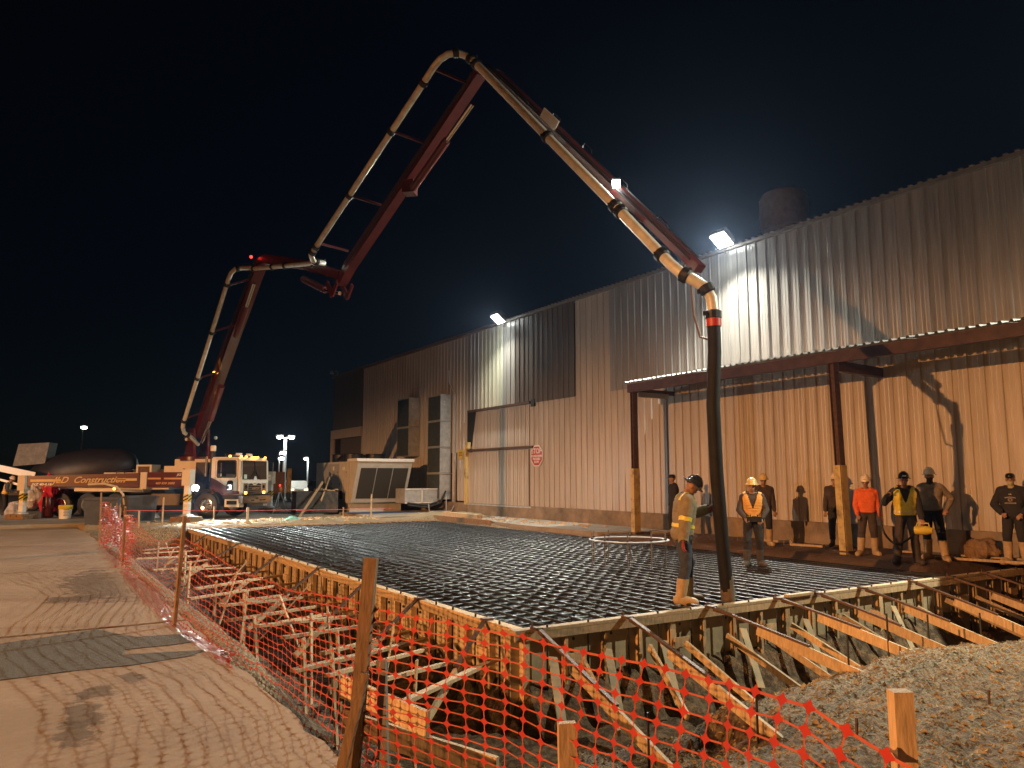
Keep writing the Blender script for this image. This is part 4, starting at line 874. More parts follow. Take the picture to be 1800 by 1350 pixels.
person('man in black printed hoodie with sunglasses on his cap by the wall', (17.0, 7.95, 0.10), at_face(0, 0, -0.97, -0.25), 1.78, R(1), (R(2), 0.1),
    wrists=((-0.16, -0.16, 0.98), (0.18, -0.16, 0.98)), elbows=((-1, 0.3, -0.3), (1, 0.3, -0.3)), feet=((-0.13, -0.08), (0.14, 0.05)), clothes=dict(shirt=dkcl, trousers=dkcl, boots=bootm, boot_h=0.44, boot_over=True, hood=True, bulk=0.034, hem=0.86, jacket=True), hat=('cap', hatk), balaclava=(mat('pale_gaiter', (0.42, 0.36, 0.2), 0.9), True), extra=[crest])
person('figure in orange vest and dark trousers beside the mixer truck', (-0.75, 42.6, 0.12), at_face(0, 0, 1, -0.2), 1.76, R(14), (R(20), 0),
    wrists=((-0.2, -0.35, 1.05), (0.2, -0.35, 1.05)), clothes=dict(shirt=jean, trousers=dkcl, boots=bootd, vest=vesto, vest_bands=(1.05,), boot_h=0.2), hat=('round', hatw))
# ------------------------------------------------------------------ concrete pump truck (x forward, y left, origin on the ground below the front axle)
TO = Vector((7.38, 35.25, 0.13))
tr = thing('pump_truck', 'maroon and cream concrete pump truck with its long boom raised over the slab', 'pump truck', TO, R(-43), world=False)
TM = Matrix.Translation(TO) @ Matrix.Rotation(R(-43), 4, 'Z'); TI = TM.inverted()
def wheel(parent, x, y, r, w, name='wheel', dual=False, m_rim=chrome):
    M = Matrix.Translation((x, y, r)) @ Matrix.Rotation(R(90), 4, 'X')
    q = MB().lathe([(r * 0.56, -w / 2), (r * 0.9, -w / 2), (r * 0.98, -w / 2 + 0.03), (r, -w / 4), (r, w / 4), (r * 0.98, w / 2 - 0.03), (r * 0.9, w / 2), (r * 0.56, w / 2)], 28, M, caps=False).build('wheel', black, parent, True)
    sgn = 1 if y < 0 else -1
    b_ = MB().lathe([(r * 0.57, -w * 0.46), (r * 0.57, w * 0.48), (r * 0.50, w * 0.50), (r * 0.46, w * 0.30), (r * 0.24, w * 0.22), (r * 0.20, w * 0.52), (0.01, w * 0.54)], 20, M @ Matrix.Scale(1 if y < 0 else -1, 4, (0, 0, 1)))
    b_.build('rim', m_rim, q, True)
    b_ = MB()
    for i in range(10):
        a = 2 * math.pi * i / 10; p = M @ Vector((r * 0.36 * math.cos(a), r * 0.36 * math.sin(a), sgn * w * 0.30)); b_.box(p, (0.035, 0.05, 0.035))
    b_.build('lug_nut', galv, q)
for y in (-1.08, 1.08): wheel(tr, -0.12, y, 0.54, 0.32)
for x in (-4.4, -5.75, -7.1):
    for y in (-0.98, 0.98): wheel(tr, x, y, 0.52, 0.55, m_rim=galv)
MB().box((-3.6, -0.42, 0.86), (9.6, 0.10, 0.28)).box((-3.6, 0.42, 0.86), (9.6, 0.10, 0.28)).box((-5.75, 0, 0.55), (3.2, 1.6, 0.12)).box((-0.12, 0, 0.55), (0.12, 1.9, 0.12)).build('chassis_frame', black, tr)
cabp = [(0.05, 1.0), (0.30, 1.12), (0.62, 0.98), (1.34, 0.98), (1.40, 1.05), (1.40, 1.58), (1.36, 2.42), (1.24, 2.56), (0.12, 2.56), (0.05, 2.48)]
cab = MB().prism(cabp, -1.17, 1.17).build('cab', cream, tr)
MB().box((0.7, 0, 0.95), (1.3, 1.9, 0.25)).build('cab_floor', black, tr)
sw = [(0.05, 1.70), (0.30, 1.60), (0.72, 1.36), (1.0, 1.15), (1.385, 1.13), (1.385, 1.0), (0.62, 0.985), (0.30, 1.125), (0.05, 1.01)]
for s in (-1, 1):
    MB().prism(sw, 1.172 * s, 1.178 * s).build('maroon_swoosh', maroon, cab)
    for dz in (0.03, 0.075): MB().prism([(0.06, 1.70 + dz), (0.30, 1.60 + dz), (0.72, 1.36 + dz), (0.93, 1.21 + dz), (0.93, 1.195 + dz), (0.72, 1.34 + dz), (0.30, 1.58 + dz), (0.06, 1.68 + dz)], 1.172 * s, 1.177 * s).build('gold_stripe', gold, cab)
    MB().prism([(0.30, 1.74), (0.34, 1.68), (1.16, 1.68), (1.22, 1.76), (1.20, 2.38), (1.14, 2.44), (0.36, 2.44), (0.30, 2.36)], 1.174 * s, 1.186 * s).build('window_seal', blacksteel, cab)
    MB().prism([(0.34, 1.76), (0.37, 1.72), (1.13, 1.72), (1.18, 1.78), (1.16, 2.36), (1.12, 2.40), (0.38, 2.40), (0.34, 2.35)], 1.18 * s, 1.192 * s).build('side_window', glass, cab)
    dr = MB().box((0.24, 1.176 * s, 1.75), (0.012, 0.008, 1.3)).box((1.27, 1.176 * s, 1.75), (0.012, 0.008, 1.5)).box((0.75, 1.176 * s, 2.48), (1.03, 0.008, 0.012)).build('door_seam', blacksteel, cab)
    MB().prism([(0.80, 1.20), (0.80, 1.52), (0.86, 1.58), (1.02, 1.58), (1.08, 1.52), (1.08, 1.20), (1.02, 1.14), (0.86, 1.14)], 1.174 * s, 1.188 * s).build('door_window', glass, cab)
    MB().box((0.40, 1.19 * s, 1.62), (0.14, 0.03, 0.04)).build('door_handle', chrome, cab)
    MB().tube([(1.30, 1.17 * s, 2.4), (1.52, 1.34 * s, 2.38), (1.52, 1.34 * s, 1.75), (1.34, 1.17 * s, 1.68)], 0.014, 6).build('mirror_arm', chrome, cab)
    MB().box((0.62, 1.30 * s, 2.12), (0.05, 0.16, 0.40)).box((0.62, 1.30 * s, 1.82), (0.05, 0.14, 0.14)).build('mirror', chrome, cab)
    MB().box((1.05, 1.0 * s, 0.64), (0.66, 0.36, 0.32)).build('step', cream, tr)
    MB().box((1.05, 1.185 * s, 0.66), (0.46, 0.012, 0.16)).build('step_well', darkgap, tr)
    b_ = MB(); k = 10; P = []
    for i in range(k + 1):
        a = R(8 + 164 * i / k); P += [(-0.12 + r * math.cos(a), y, 0.54 + r * math.sin(a)) for r, y in ((0.68, 0.88 * s), (0.68, 1.27 * s), (0.64, 1.27 * s))]
    b_.add(P, [(3 * i + j, 3 * i + j + 1, 3 * i + j + 4, 3 * i + j + 3) for i in range(k) for j in (0, 1)]); b_.build('fender', blacksteel, tr, True)
ws = MB().add([(1.406, -1.02, 1.62), (1.406, 1.02, 1.62), (1.374, 1.0, 2.42), (1.374, -1.0, 2.42), (1.36, -1.02, 1.62), (1.36, 1.02, 1.62), (1.32, 1.0, 2.42), (1.32, -1.0, 2.42)], [(0, 1, 2, 3), (7, 6, 5, 4), (0, 4, 5, 1), (2, 6, 7, 3), (1, 5, 6, 2), (0, 3, 7, 4)]).build('windshield', glass, cab)
b_ = MB()
for s in (-1, 1): b_.bar((1.415, 0.45 * s, 1.60), (1.412, 0.05 * s, 1.98), 0.02, 0.02)
b_.build('wiper', blacksteel, ws)
MB().box((1.402, 0, 2.02), (0.012, 0.03, 0.80)).build('windshield_bar', blacksteel, ws)
MB().box((1.412, -0.80, 1.74), (0.01, 0.22, 0.18)).build('windshield_notice', mat('pale_paper', (0.5, 0.6, 0.5), 0.6), ws)
MB().box((1.41, 0, 1.52), (0.03, 2.2, 0.10)).build('cowl', white, cab)
MB().prism([(-0.14, 1.58), (0.14, 1.58), (0.05, 1.76), (-0.05, 1.76)], 1.412, 1.43, 'x').build('wiper_plate', white, cab)
gr = MB().prism([(-0.52, 1.02), (0.52, 1.02), (0.52, 1.42), (0.30, 1.46), (0.12, 1.38), (-0.12, 1.38), (-0.30, 1.46), (-0.52, 1.42)], 1.402, 1.425, 'x').build('grille', blacksteel, cab)
for z in (1.04, 1.12, 1.20, 1.28, 1.36): MB().box((1.43, 0, z), (0.02, 1.02, 0.025)).build('grille_bar', chrome, gr)
text('lettering', 'MACK', 0.13, chrome, gr, axes((0, 1, 0), (0, 0, 1), (1.445, 0, 1.235)), 0, 0.004, 0.006, 1.7)
MB().box((1.405, 0, 1.47), (0.02, 0.10, 0.08)).build('emblem', chrome, cab)
for s in (-1, 1):
    hl_ = MB().box((1.41, 0.76 * s, 1.22), (0.03, 0.34, 0.46)).build('headlight_bezel', chrome, cab)
    MB().lathe([(0.085, 0), (0.08, 0.02), (0.01, 0.03)], 14, Matrix.Translation((1.425, 0.74 * s, 1.30)) @ Matrix.Rotation(R(90), 4, 'Y')).build('headlight', glass, hl_)
    MB().box((1.43, 0.76 * s, 1.06), (0.02, 0.15, 0.10)).build('turn_signal', amber, hl_)
bu = MB().box((1.44, 0, 0.78), (0.20, 2.36, 0.30)).build('bumper', chrome, tr)
for y in (-0.35, 0.0, 0.35, 0.62): MB().box((1.545, y, 0.74 + 0.08 * (y == 0)), (0.012, 0.20, 0.05)).build('bumper_slot', darkgap, bu)
MB().box((1.43, 0, 0.96), (0.16, 2.3, 0.06)).build('bumper_gap', blacksteel, tr)
for y in (-1.0, -0.6, -0.12, 0.12, 0.36, 1.0): MB().sphere((1.30, y, 2.585), (0.05, 0.06, 0.032), 8).build('marker_light', amber, cab, 'full')
MB().sphere((0.85, -1.12, 2.60), (0.06, 0.05, 0.04), 8).build('marker_light', amber, cab, 'full')
MB().tube([(0.75, -0.9, 2.66), (0.75, 0.9, 2.66)], 0.02, 6).build('beacon_bar', chrome, cab)
for y in (-0.3, 0.55): MB().box((0.78, y, 2.70), (0.14, 0.28, 0.10)).build('beacon', white, cab)
MB().tube([(0.55, -0.9, 2.58), (0.5, -0.9, 2.72)], 0.03, 6).build('horn', chrome, cab)
# behind the cab
MB().tube([(-0.05, -0.95, 1.2), (-0.05, -0.95, 2.78)], 0.10, 12).build('exhaust_stack', blacksteel, tr, True)
MB().lathe([(0.12, 0), (0.12, 0.20), (0.09, 0.24)], 14, Matrix.Translation((-0.05, -0.95, 2.82))).build('intake_cap', cream, tr, True)
MB().tube([(-0.28, -1.05, 1.75), (-0.28, -1.05, 2.58)], 0.055, 10).build('chrome_stack', chrome, tr, True)
MB().box((-1.2, 0.1, 2.02), (1.7, 1.5, 0.95)).build('pedestal', cream, tr)
MB().box((-0.62, -0.72, 1.75), (0.5, 0.35, 1.2)).build('hydraulic_block', blacksteel, tr)
b_ = MB()
for i in range(7): b_.tube([(-0.4 - 0.05 * i, -0.92, 1.15), (-0.45 - 0.03 * i, -1.02, 1.5), (-0.55 - 0.05 * i, -0.9, 1.9 + 0.04 * i)], 0.025, 5)
b_.build('hydraulic_hose', black, tr)
MB().box((-5.2, 0, 1.24), (6.4, 2.1, 0.08)).build('deck', cream, tr)
sb = MB().box((-1.95, -1.16, 1.62), (1.80, 0.34, 0.62)).build('side_box', maroon, tr)
for x0, x1 in ((-2.82, -2.2), (-2.05, -1.1)): MB().box(((x0 + x1) / 2, -1.333, 1.66), (x1 - x0, 0.006, 0.07)).build('gold_stripe', gold, sb)
text('lettering', '469 838 2888', 0.13, gold, sb, axes((1, 0, 0), (0, 0, 1), (-2.0, -1.335, 1.46)), 0.3, 0.003, 0.003, 1.25)
text('lettering', 'JXZ', 0.12, white, sb, axes((1, 0, 0), (0, 0, 1), (-1.35, -1.335, 1.82)), 0.3, 0.003, 0.003)
MB().box((-3.0, -1.18, 1.58), (0.30, 0.40, 0.70)).build('hinge_column', cream, tr)
ft = MB().box((-1.95, -1.08, 0.78), (1.35, 0.45, 0.48)).build('tool_locker', chrome, tr)
MB().tube([(-3.2, -1.0, 0.75), (-2.75, -1.0, 0.75)], 0.18, 14).build('air_tank', galv, tr, True)
for x, y, z, d in ((-3.35, -0.6, 1.98, (0.75, 0.6, 0.55)), (-2.3, -0.4, 2.02, (0.5, 0.5, 0.36)), (-4.5, -0.3, 1.62, (1.6, 1.2, 0.6)), (-1.75, -0.6, 2.0, (0.4, 0.4, 0.2))): MB().box((x, y, z), d).build('deck_cabinet', cream, tr)
MB().box((-3.35, -0.905, 2.0), (0.55, 0.01, 0.36)).build('radiator_mesh', rust, tr)
MB().tube([(-4.6, -1.0, 2.0), (-3.8, -1.0, 2.05)], 0.02, 6).tube([(-4.6, -1.0, 1.8), (-4.6, -1.0, 2.0)], 0.02, 6).tube([(-4.2, -1.0, 1.8), (-4.2, -1.0, 2.02)], 0.02, 6).build('hand_rail', chrome, tr)
# outriggers
def leg(x, y, arm0, ztop, beam=None):
    b_ = MB().box((x, y, (0.28 + ztop) / 2), (0.20, 0.20, ztop - 0.28)); lg = b_.build('outrigger_leg', white, tr)
    MB().box((x, y, ztop - 0.30), (0.34, 0.34, 0.62)).build('leg_housing', cream, lg)
    MB().lathe([(0.13, 0), (0.13, 0.12)], 12, Matrix.Translation((x, y, 0.55))).build('collar', cream, lg)
    q = MB().box((x, y, 0.90), (0.215, 0.215, 0.30)).build('hazard_band', yellow, lg)
    b_ = MB()
    for i in range(2): b_.bar((x - 0.11, y - 0.112, 0.80 + 0.13 * i), (x + 0.11, y - 0.112, 0.90 + 0.13 * i), 0.008, 0.05, up=(0, 0, 1)); b_.bar((x + 0.112, y - 0.11, 0.80 + 0.13 * i), (x + 0.112, y + 0.11, 0.90 + 0.13 * i), 0.008, 0.05)
    b_.build('hazard_stripe', blacksteel, lg)
    MB().lathe([(0.26, 0), (0.26, 0.05), (0.10, 0.10)], 14, Matrix.Translation((x, y, 0.20))).build('foot_plate', galv, lg)
    b_ = MB()
    for i in range(3): b_.box((x, y - 0.28 + 0.28 * i, 0.05), (0.9, 0.26, 0.10)); b_.box((x - 0.28 + 0.28 * i, y, 0.15), (0.26, 0.85, 0.09))
    b_.build('cribbing', oldwood, lg)
    if beam is None: MB().bar(arm0, (x, y, ztop - 0.3), 0.24, 0.34, w2=0.2, h2=0.28).build('outrigger_arm', cream, tr)
leg(0.50, -3.45, (-0.95, -1.0, 1.72), 2.0); leg(-0.85, 5.6, (-0.95, 1.0, 1.72), 2.0)
leg(-7.42, -2.92, None, 1.78, beam=1); leg(-7.9, 3.4, (-3.4, 1.2, 1.6), 1.8)
A = Vector((-3.20, -1.32, 1.60)); Bq = Vector((-7.30, -2.86, 1.55)); d_ = (Bq - A).normalized(); nr = Vector((d_.y, -d_.x, 0)); nr = nr if nr.y < 0 else -nr
bm_b = MB().bar(A, Bq, 0.26, 0.60, w2=0.22, h2=0.42).build('outrigger_beam', maroon, tr)
face = lambda t_, z: A.lerp(Bq, t_) + nr * (0.137 - 0.02 * t_) + Vector((0, 0, z))
for t0, t1 in ((0.02, 0.20), (0.70, 0.97)): MB().bar(face(t0, 0.02), face(t1, 0.02), 0.006, 0.10).build('gold_stripe', gold, bm_b)
MB().bar(face(0.12, 0.02), face(0.20, 0.02), 0.0065, 0.04).build('maroon_line', maroon, bm_b)
text('lettering', 'JLD  Construction', 0.37, gold, bm_b, axes(-d_, (0, 0, 1), tuple(face(0.45, 0.02) + nr * 0.004)), 0.45, 0.004, 0.006, 1.02)
text('lettering', 'JXZ 40-4.16', 0.14, white, bm_b, axes(-d_, (0, 0, 1), tuple(face(0.87, -0.14) + nr * 0.004)), 0.3, 0.003, 0.004, 1.1)
MB().bar(A + Vector((0, 0.25, -0.42)), A.lerp(Bq, 0.62) + Vector((0, 0.25, -0.36)), 0.16, 0.16).build('slide_rail', cream, tr)
MB().sphere(face(0.22, -0.36), 0.05, 10).build('marker_light', amber, tr, 'full')
MB().bar((-8.6, -0.8, 1.15), (-8.6, 0.8, 1.15), 1.0, 0.7).build('pump_hopper', rust, tr)
wl = MB().box((0.12, -2.35, 1.28), (0.18, 0.14, 0.16)).build('work_lamp', blacksteel, tr)
MB().box((0.17, -2.44, 1.28), (0.22, 0.03, 0.20), rz=R(25)).build('lens', lens, wl)
MB().bar((-0.9, -1.2, 1.35), (0.08, -2.3, 1.35), 0.04, 0.04).build('lamp_arm', blacksteel, tr)
# boom: four box sections folding in one upright plane
TW = Vector((6.32, 36.24, 0.0)); bd_ = Vector((0.08535, -0.99635, 0)); bn = Vector((bd_.y, -bd_.x, 0))
def bp_(s, z, o=0.0): return TI @ (TW + bd_ * s + bn * o + Vector((0, 0, z)))
Zup = lambda a, b2: (Vector((0, 0, 1)))
def bsec(name, pts, w, hs, m, parent=tr):
    b_ = MB(); inn = (TI.to_3x3() @ bn)
    for i in range(len(pts) - 1): b_.bar(bp_(*pts[i]), bp_(*pts[i + 1]), hs[i], w, up=inn, w2=hs[i + 1], h2=w)
    return b_.build(name, m, parent)
def pipe(parent, pts, r, joints=(), m=pipem):
    W_ = [bp_(*p) for p in pts]
    MB().tube(W_, r, 12).build('delivery_pipe', m, parent, True)
    for i, t_ in joints:
        a, c_ = W_[i], W_[i + 1]; p = a.lerp(c_, t_); d = (c_ - a).normalized(); b_ = MB()
        b_.tube([p - d * 0.07, p - d * 0.05, p + d * 0.05, p + d * 0.07], [r + 0.012, r + 0.035, r + 0.035, r + 0.012], 12); b_.box(p + Vector((0, 0, 0.0)) + d.orthogonal() * (r + 0.05), (0.05, 0.05, 0.06)); b_.build('pipe_clamp', blacksteel, parent)
def lines(sec, pts, offs):                                     # pairs of thin hydraulic lines along a section
    for o, dz in offs: MB().tube([bp_(s_, z_ + dz, o) for s_, z_ in pts], 0.016, 5).build('hydraulic_line', black, sec)
# turret
b_ = MB().lathe([(0.75, 0), (0.75, 0.18), (0.60, 0.22)], 20, Matrix.Translation((-1.45, 0, 2.42))); b_.build('slew_ring', maroon, tr, True)
for o in (-0.30, 0.30):
    b_ = MB(); inn = TI.to_3x3() @ bn
    P = [(-0.75, 2.72), (0.95, 2.72), (0.75, 3.15), (0.62, 3.95), (0.05, 4.0), (-0.35, 3.3)]
    V0 = [bp_(s, z, o - 0.05) for s, z in P] + [bp_(s, z, o + 0.05) for s, z in P]; n_ = len(P)
    b_.add(V0, [tuple(range(n_)), tuple(range(n_, 2 * n_))[::-1]] + [(i, n_ + i, n_ + (i + 1) % n_, (i + 1) % n_) for i in range(n_)]); b_.build('turret_cheek', maroon, tr)
MB().tube([bp_(0.35, 3.75, -0.42), bp_(0.35, 3.75, 0.42)], 0.10, 12).build('pivot_pin', chrome, tr)
MB().sphere(bp_(-0.1, 3.5, 0.42), 0.08, 8).sphere(bp_(1.0, 3.55, -0.5), 0.08, 8).build('grease_cap', white, tr)
s1 = bsec('boom_section', [(0.3, 3.7), (2.0, 5.35), (4.6, 7.55), (7.45, 9.78)], 0.38, [0.52, 0.66, 0.54, 0.36], boomred)
MB().tube([bp_(0.95, 3.35, 0.05), bp_(2.1, 4.25, 0.05)], 0.075, 10).build('cylinder_rod', chrome, s1, True)
MB().tube([bp_(2.1, 4.25, 0.05), bp_(3.4, 5.55, 0.05)], 0.13, 10).build('cylinder', boomred, s1, True)
MB().tube([bp_(5.2, 7.35, 0.1), bp_(6.3, 8.35, 0.1)], 0.12, 10).build('cylinder', boomred, s1, True)
MB().tube([bp_(6.3, 8.35, 0.1), bp_(7.1, 9.1, 0.1)], 0.07, 10).build('cylinder_rod', chrome, s1, True)
q = MB(); a, c_ = bp_(3.55, 6.35, 0.225), bp_(3.75, 6.52, 0.225); q.bar(a, c_, 0.45, 0.01, up=(TI.to_3x3() @ bn)); q.build('warning_decal', gold, s1)
MB().sphere(bp_(3.0, 6.15, 0.26), 0.05, 8).build('marker_light', amber, s1, 'full')
pipe(s1, [(0.75, 3.25, 0.15), (1.1, 3.55, 0.55), (1.25, 3.72, 0.88), (1.40, 3.92, 0.98), (1.55, 4.08, 1.0), (6.9, 9.14, 1.0), (7.12, 9.36, 0.97), (7.26, 9.50, 0.86), (7.34, 9.56, 0.62), (7.36, 9.60, 0.35)], 0.080, ((4, 0.02), (4, 0.34), (4, 0.66), (4, 0.97), (7, 0.3), (1, 0.5)))
for s, z in ((1.75, 4.27), (3.35, 5.79), (5.1, 7.44), (6.7, 8.95)): MB().bar(bp_(s, z, 1.0), bp_(s + 0.15, z + 0.35, 0.2), 0.05, 0.07).build('pipe_bracket', boomred, s1)
s2 = bsec('boom_section', [(7.2, 9.85), (8.2, 9.80), (12.0, 8.72), (14.75, 7.78)], 0.30, [0.26, 0.36, 0.32, 0.24], boomred)
pipe(s2, [(7.36, 9.60, 0.35), (7.6, 9.52, 0.33), (14.0, 8.30, 0.33), (14.3, 8.20, 0.40), (14.45, 8.14, 0.62), (14.62, 8.12, 0.88), (14.79, 8.24, 1.0), (15.0, 8.33, 1.0)], 0.078, ((1, 0.02), (1, 0.33), (1, 0.52), (1, 0.97), (4, 0.5), (6, 0.5)))
MB().sphere(bp_(7.3, 10.05, 0.32), 0.06, 8).build('marker_light', redlens, s2, 'full')
MB().tube([bp_(11.6, 8.35, -0.05), bp_(13.4, 7.62, -0.05)], 0.11, 10).build('cylinder', boomred, s2, True); MB().tube([bp_(13.4, 7.62, -0.05), bp_(14.5, 7.30, -0.05)], 0.06, 10).build('cylinder_rod', chrome, s2, True)
bsec('link_arm', [(14.2, 7.65, 0.24), (14.62, 7.18, 0.24), (14.95, 7.5, 0.24)], 0.05, [0.16, 0.2, 0.14], boomred, s2); bsec('link_arm', [(14.2, 7.65, -0.24), (14.62, 7.18, -0.24), (14.95, 7.5, -0.24)], 0.05, [0.16, 0.2, 0.14], boomred, s2)
s3 = bsec('boom_section', [(14.7, 7.55), (15.3, 7.98), (19.0, 9.68), (21.95, 11.0)], 0.26, [0.24, 0.34, 0.30, 0.22], boomred)
MB().tube([bp_(19.0, 9.15, 0.05), bp_(20.6, 9.85, 0.05)], 0.10, 10).build('cylinder', boomred, s3, True); MB().tube([bp_(20.6, 9.85, 0.05), bp_(21.7, 10.32, 0.05)], 0.055, 10).build('cylinder_rod', chrome, s3, True)
MB().box(bp_(18.75, 9.25, 0.0), (0.30, 0.36, 0.34)).build('cylinder_lug', boomred, s3)
pipe(s3, [(15.0, 8.33, 1.0), (21.55, 10.97, 1.0), (21.75, 11.06, 0.97), (21.9, 11.15, 0.86), (22.0, 11.2, 0.70), (22.1, 11.14, 0.50), (22.25, 10.98, 0.42)], 0.077, ((0, 0.02), (0, 0.35), (0, 0.70), (0, 0.93), (3, 0.9), (5, 0.6)))
for s in (15.3, 17.3, 19.6, 21.5):
    z = 8.33 + (s - 15.0) * 0.403; MB().bar(bp_(s, z, 1.0), bp_(s + 0.05, z - 0.08, 0.1), 0.04, 0.06).build('pipe_bracket', boomred, s3)
s4 = bsec('boom_section', [(21.85, 11.1), (22.6, 10.62), (25.5, 7.62), (28.0, 5.05)], 0.18, [0.18, 0.24, 0.20, 0.14], boomred)
pipe(s4, [(22.25, 10.98, 0.42), (22.5, 10.72, 0.40), (24.7, 8.38, 0.40), (26.55, 6.42, 0.40), (27.75, 5.12, 0.40), (27.95, 4.92, 0.36), (28.10, 4.80, 0.26), (28.22, 4.68, 0.14), (28.27, 4.52, 0.08), (28.28, 4.30, 0.06), (28.28, 4.10, 0.06)], 0.088, ((0, 0.5), (2, 0.05), (3, 0.02), (3, 0.12), (3, 0.86), (5, 0.2), (7, 0.1), (9, 0.2)))
for i in range(4):
    b_ = MB(); s, z = 24.4 + 0.9 * i, 8.95 - 0.96 * i; b_.tube([bp_(s, z, 0.0), bp_(s + 0.05, z + 0.09, -0.05), bp_(s + 0.20, z - 0.08, -0.08), bp_(s + 0.26, z - 0.20, -0.02)], 0.010, 5); b_.build('hydraulic_hose', black, s4)
MB().bar(bp_(24.3, 9.06, 0.13), bp_(24.75, 8.6, 0.13), 0.20, 0.02, up=(TI.to_3x3() @ bn)).build('name_plate', white, s4)
q = MB().box(bp_(26.25, 6.98, 0.05), (0.16, 0.16, 0.13)).build('boom_lamp', blacksteel, s4); MB().box(bp_(26.33, 6.93, 0.12), (0.13, 0.13, 0.09)).build('lens', lens, q)
MB().tube([bp_(27.9, 4.85, 0.1), bp_(27.98, 4.3, 0.15), bp_(28.05, 3.95, 0.1), bp_(28.26, 3.86, 0.04)], 0.018, 6).build('safety_sling', rust, s4, True)
lines(s1, [(1.2, 4.75), (2.0, 5.42), (4.6, 7.6), (7.3, 9.75)], ((0.21, -0.05), (0.21, 0.06)))
lines(s3, [(15.2, 7.95), (19.0, 9.70), (21.8, 10.95)], ((0.15, -0.04), (0.15, 0.05)))
lines(s4, [(22.4, 10.85), (25.5, 7.66), (27.9, 5.18)], ((0.11, 0.03), (0.11, 0.10), (-0.11, 0.10)))
hs = thing('delivery_hose', 'thick black rubber hose hanging from the boom tip to the rebar', 'hose', (8.84, 8.26, 0))
tip = TM @ bp_(28.28, 4.10, 0.06); bot = Vector((9.12, 8.36, -0.05))
ctr = [tip + Vector((0, 0, 0.12)), tip + Vector((0.0, 0, -0.4)), Vector((8.65, 8.10, 2.9)), Vector((8.73, 8.15, 1.9)), Vector((8.87, 8.22, 0.95)), Vector((9.0, 8.28, 0.3)), Vector((9.06, 8.30, -0.06))]
MB().tube(ctr, 0.100, 16).build('hose_body', hosem, hs, True)
MB().tube([ctr[-2] + Vector((0, 0, 0.05)), ctr[-1]], [0.104, 0.104], 16).build('muddy_end', mat('wet_mortar', (0.14, 0.10, 0.07), 0.7, var=0.4), hs, True)
MB().tube([tip + Vector((0, 0, 0.10)), tip + Vector((0, 0, -0.02))], 0.115, 12).build('coupling', signred, hs, True)

# ------------------------------------------------------------------ mixer truck behind the pump
mx_ = thing('mixer_truck', 'dark concrete mixer truck with tarp wrapped drum behind the pump truck', 'mixer truck', (1.8, 47.5, 0.12), R(-20), world=False)
DA = Matrix.Rotation(R(90 - 9), 4, 'Y')
MB().lathe([(0.45, -2.7), (0.8, -2.3), (1.15, -1.0), (1.2, 0.2), (0.95, 1.8), (0.6, 2.4), (0.3, 2.52), (0.05, 2.55)], 24, Matrix.Translation((1.0, 0, 2.05)) @ DA).build('drum', tarp, mx_, True)
MB().prism([(-2.35, 2.3), (-0.85, 2.45), (-0.70, 3.55), (-2.15, 3.45)], -0.6, 0.6).build('charge_hopper', mat('dull_hopper_steel', (0.14, 0.135, 0.125), 0.6, 0.2, var=0.4), mx_)
MB().box((1.2, 0, 0.95), (7.4, 0.9, 0.3)).box((4.4, 0, 1.4), (1.6, 2.3, 1.5)).build('chassis', black, mx_)
for x in (-1.2, 0.2, 4.3):
    for y in (-0.95, 0.95): wheel(mx_, x, y, 0.52, 0.45, m_rim=galv)
ch = thing('discharge_chute', 'brightly lit white chute sloping down to the pump hopper', 'chute', (-1.5, 43, 1.7))
MB().bar((-3.8, 43.6, 2.85), (0.35, 42.2, 1.85), 0.55, 0.10).bar((-3.8, 43.3, 2.95), (0.35, 41.95, 1.95), 0.05, 0.25).bar((-3.8, 43.9, 2.6), (-0.2, 42.5, 1.5), 0.1, 0.1).build('trough', white, ch)
lamp('mixer_lamp_beam', 'SPOT', (-4.2, 41.2, 4.6), 400, (1, 0.97, 0.95), 0.1, (-0.5, 42.5, 1.2), 110, 0.4)
o = MB().box((-2.1, 50.5, 4.0), (1.3, 0.2, 0.30)).build('tail_board', signred, None); tag(o, 'red lit board edge high above the chute at the frame edge', 'board')
MB().sphere((-1.72, 50.38, 3.86), 0.09, 8).build('lamp', redlens, o, 'full')
# plastic wrapped leftovers, barrel, bucket, bins
def crumple(name, c, r, m, label, cat, seed):
    b_ = MB(); b_.sphere((0, 0, 0), r, 26); k_ = []
    for v in b_.v:
        p = Vector(v); f = 1 + 0.55 * mnoise.noise(p * 2.3 + Vector((seed, 0, 0))) + 0.3 * mnoise.noise(p * 6.5 + Vector((seed, 3, 0))); p *= f; p.z = max(p.z, -r[2]); k_.append(tuple(p + Vector(c)))
    b_.v = k_; o = b_.build(name, m, None, False); tag(o, label, cat); return o
crumple('plastic_sheet', (0.95, 39.6, 0.95), (0.42, 0.35, 0.85), shiny, 'crumpled shiny red plastic sheet hanging beside the beam end', 'plastic sheet', 1)
crumple('plastic_sheet', (1.45, 39.5, 0.66), (0.55, 0.35, 0.5), shiny, 'shiny red plastic bundle lying lower than the hanging sheet', 'plastic sheet', 7)
crumple('plastic_sheet', (0.42, 39.7, 1.1), (0.28, 0.3, 0.6), shinyw, 'clear crumpled plastic hanging against the outrigger leg', 'plastic sheet', 3)
crumple('plastic_sheet', (-0.30, 39.9, 0.42), (0.36, 0.3, 0.36), shinyw, 'clear plastic bundle on the ground left of the outrigger leg', 'plastic sheet', 9)
t = thing('barrel', 'maroon steel pipe drum standing by the red plastic', 'barrel', (0.88, 38.9, 0.12))
MB().lathe([(0.22, 0), (0.22, 0.42), (0.235, 0.44), (0.22, 0.46), (0.22, 0.9), (0.20, 0.9)], 16, Matrix.Translation((0.88, 38.9, 0.12))).build('shell', maroon, t, True)
